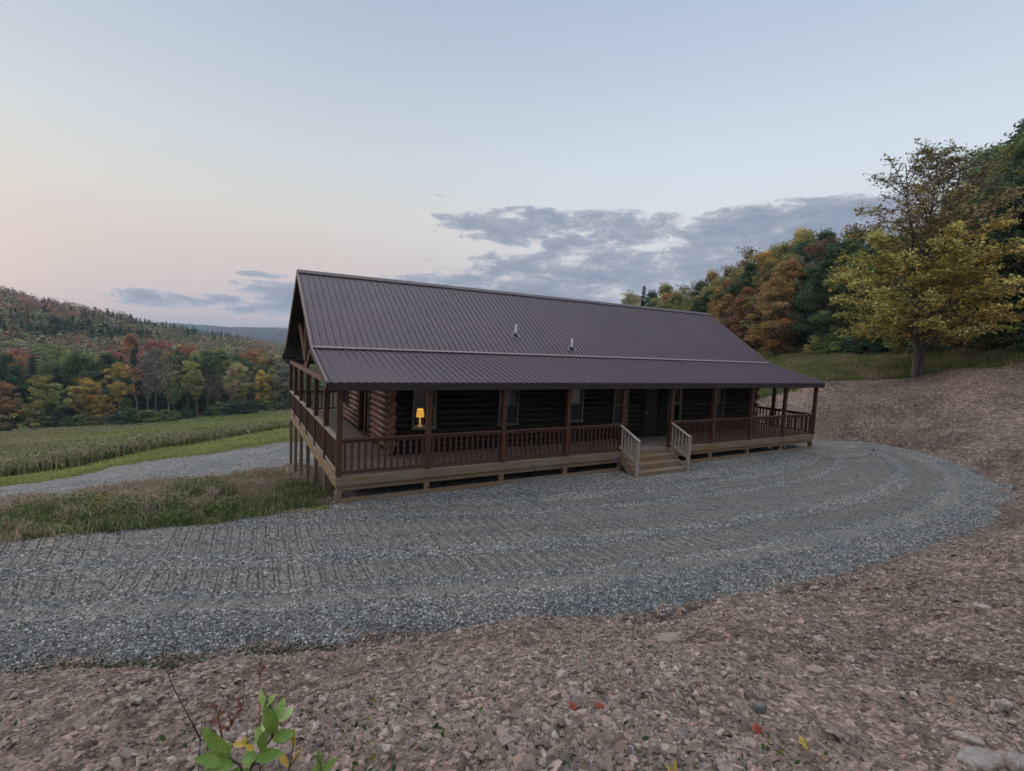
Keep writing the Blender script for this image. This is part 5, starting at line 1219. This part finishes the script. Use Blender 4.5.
# ------------------------------------------------------------------ sky, sun, haze, camera
SUN_AZ = -1.15; SUN_EL = math.radians(5)     # left of the view, low
sd = FW*math.cos(SUN_AZ)+RT*math.sin(SUN_AZ)
W = bpy.data.worlds.new('World'); bpy.context.scene.world = W; W.use_nodes = True; nt = W.node_tree; nt.nodes.clear()
out = N(nt, 'ShaderNodeOutputWorld'); bg = N(nt, 'ShaderNodeBackground'); L(nt, bg.outputs[0], out.inputs[0])
sky = N(nt, 'ShaderNodeTexSky', sky_type='NISHITA', sun_disc=False, sun_elevation=SUN_EL, sun_rotation=math.atan2(sd[0], sd[1]), altitude=300, air_density=1.0, dust_density=1.5, ozone_density=1.5)
g = N(nt, 'ShaderNodeTexCoord').outputs['Generated']
def dot(v): n = N(nt, 'ShaderNodeVectorMath', operation='DOT_PRODUCT', inp={1: v}); L(nt, g, n.inputs[0]); return n.outputs['Value']
fwd = dot((FW[0], FW[1], 0)); rgt = dot((RT[0], RT[1], 0)); zz = dot((0, 0, 1))
az = math_(nt, 'ARCTAN2', rgt, fwd); el = math_(nt, 'ARCSINE', zz)
# evening sky by elevation: warm, pale, grey blue; unseen zenith brightened to light ground
grad_l = ramp(nt, el, [(0, (.46, .42, .47)), (.05, (.52, .45, .49)), (.13, (.60, .51, .50)), (.22, (.63, .60, .57)), (.32, (.57, .61, .64)), (.46, (.46, .53, .62)), (.66, (.34, .41, .53)), (1.0, (1.6, 1.68, 1.76))]).outputs[0]
grad_r = ramp(nt, el, [(0, (.42, .45, .53)), (.10, (.52, .54, .59)), (.22, (.66, .69, .72)), (.34, (.60, .68, .76)), (.50, (.47, .56, .67)), (.70, (.36, .44, .56)), (1.0, (1.6, 1.68, 1.76))]).outputs[0]
grad = mixc(nt, N(nt, 'ShaderNodeMapRange', interpolation_type='SMOOTHSTEP', inp={1: -.45, 2: .45}).outputs[0], grad_l, grad_r)
mr = [n for n in nt.nodes if n.bl_idname == 'ShaderNodeMapRange'][0]; L(nt, az, mr.inputs[0])
base = mixc(nt, 1.0, grad, mixc(nt, 1.0, sky.outputs[0], (.016, .016, .016), 'MULTIPLY'), 'ADD')
# clouds: noise in azimuth / elevation, kept to the cloud banks
cv = N(nt, 'ShaderNodeCombineXYZ'); L(nt, math_(nt, 'MULTIPLY', az, 1.0), cv.inputs[0]); L(nt, math_(nt, 'MULTIPLY', el, 2.6), cv.inputs[1]); cv.inputs[2].default_value = 3.7
cn = noise(nt, cv.outputs[0], 13.0, 10, .70); cn.inputs['Distortion'].default_value = .25
cn2 = noise(nt, cv.outputs[0], 3.2, 5, .55)
tot = None
for (a_, e_, ra, re, wt) in [(.52, .222, .24, .052, 1.6), (.56, .185, .30, .055, .9), (.10, .228, .30, .045, .95), (.22, .150, .42, .055, .86), (-.02, .105, .30, .040, .95), (-.5, .050, .24, .020, .62), (-.36, .078, .20, .026, .70), (-.47, .105, .05, .007, .72)]:
    qa = math_(nt, 'DIVIDE', math_(nt, 'SUBTRACT', az, a_), ra); qe = math_(nt, 'DIVIDE', math_(nt, 'SUBTRACT', el, e_), re)
    q = math_(nt, 'SUBTRACT', 1.0, math_(nt, 'ADD', math_(nt, 'MULTIPLY', qa, qa), math_(nt, 'MULTIPLY', qe, qe)))
    q = math_(nt, 'MULTIPLY', math_(nt, 'MAXIMUM', q, 0.0), wt); tot = q if tot is None else math_(nt, 'MAXIMUM', tot, q)
tot = math_(nt, 'POWER', tot, .4)
dens = math_(nt, 'SUBTRACT', math_(nt, 'ADD', math_(nt, 'MULTIPLY', tot, .74), math_(nt, 'ADD', math_(nt, 'MULTIPLY', cn.outputs[0], 2.1), math_(nt, 'MULTIPLY', cn2.outputs[0], .5))), 1.52)
front_ = math_(nt, 'GREATER_THAN', fwd, 0.0)
cf = math_(nt, 'MULTIPLY', ramp(nt, dens, [(.06, (0, 0, 0)), (.30, (1, 1, 1))], 'EASE').outputs[0], math_(nt, 'MULTIPLY', front_, .92))
ccol = ramp(nt, dens, [(.10, (.60, .57, .60)), (.24, (.44, .46, .53)), (.42, (.30, .345, .435)), (.7, (.23, .28, .375))]).outputs[0]
final = mixc(nt, cf, base, ccol)
L(nt, final, bg.inputs['Color']); bg.inputs['Strength'].default_value = 1.0
sl = bpy.data.lights.new('sun', 'SUN'); sl.energy = .7; sl.angle = math.radians(18); sl.color = (1, .80, .66)
so = bpy.data.objects.new('sun', sl); C.objects.link(so)
sv = Vector((sd[0]*math.cos(math.radians(14)), sd[1]*math.cos(math.radians(14)), math.sin(math.radians(14)))); so.rotation_euler = sv.to_track_quat('Z', 'Y').to_euler()
HAZE = 1.8e-4
if HAZE:
    m = MB(); m.box(-6200, 6200, -6200, 6200, float(gzv.min())-1.5, float(gzv.max())+45)
    hm = bpy.data.materials.new('haze_air'); hm.use_nodes = True; hnt = hm.node_tree; hnt.nodes.clear(); ho = N(hnt, 'ShaderNodeOutputMaterial')
    pv = N(hnt, 'ShaderNodeVolumePrincipled', inp={'Color': (.66, .80, 1.0, 1), 'Density': HAZE}); L(hnt, pv.outputs[0], ho.inputs['Volume'])
    tag(m.build('haze', hm), 'thin blue evening haze filling the valley', 'haze', kind='stuff')
cam = bpy.data.cameras.new('camera'); co = bpy.data.objects.new('camera', cam); C.objects.link(co)
cam.sensor_width = 36; cam.sensor_fit = 'HORIZONTAL'; cam.lens = F/1024*36; cam.clip_end = 20000; cam.clip_start = .05
Mx = Matrix(((R[0][0], -R[0][1], -R[0][2], CAM[0]), (R[1][0], -R[1][1], -R[1][2], CAM[1]), (R[2][0], -R[2][1], -R[2][2], CAM[2]), (0, 0, 0, 1)))
co.matrix_world = Mx
sc = bpy.context.scene; sc.camera = co
sc.view_settings.view_transform = 'Standard'; sc.view_settings.look = 'None'; sc.view_settings.exposure = .1; sc.view_settings.gamma = 1
sc.render.engine = 'CYCLES'; cy = sc.cycles; cy.max_bounces = 5; cy.diffuse_bounces = 3; cy.transparent_max_bounces = 8; cy.volume_bounces = 0; cy.use_adaptive_sampling = True; cy.adaptive_threshold = .03
cy.use_denoising = True
try: cy.denoiser = 'OPENIMAGEDENOISE'; cy.denoising_input_passes = 'RGB_ALBEDO_NORMAL'
except Exception as ex: print('denoise', ex)
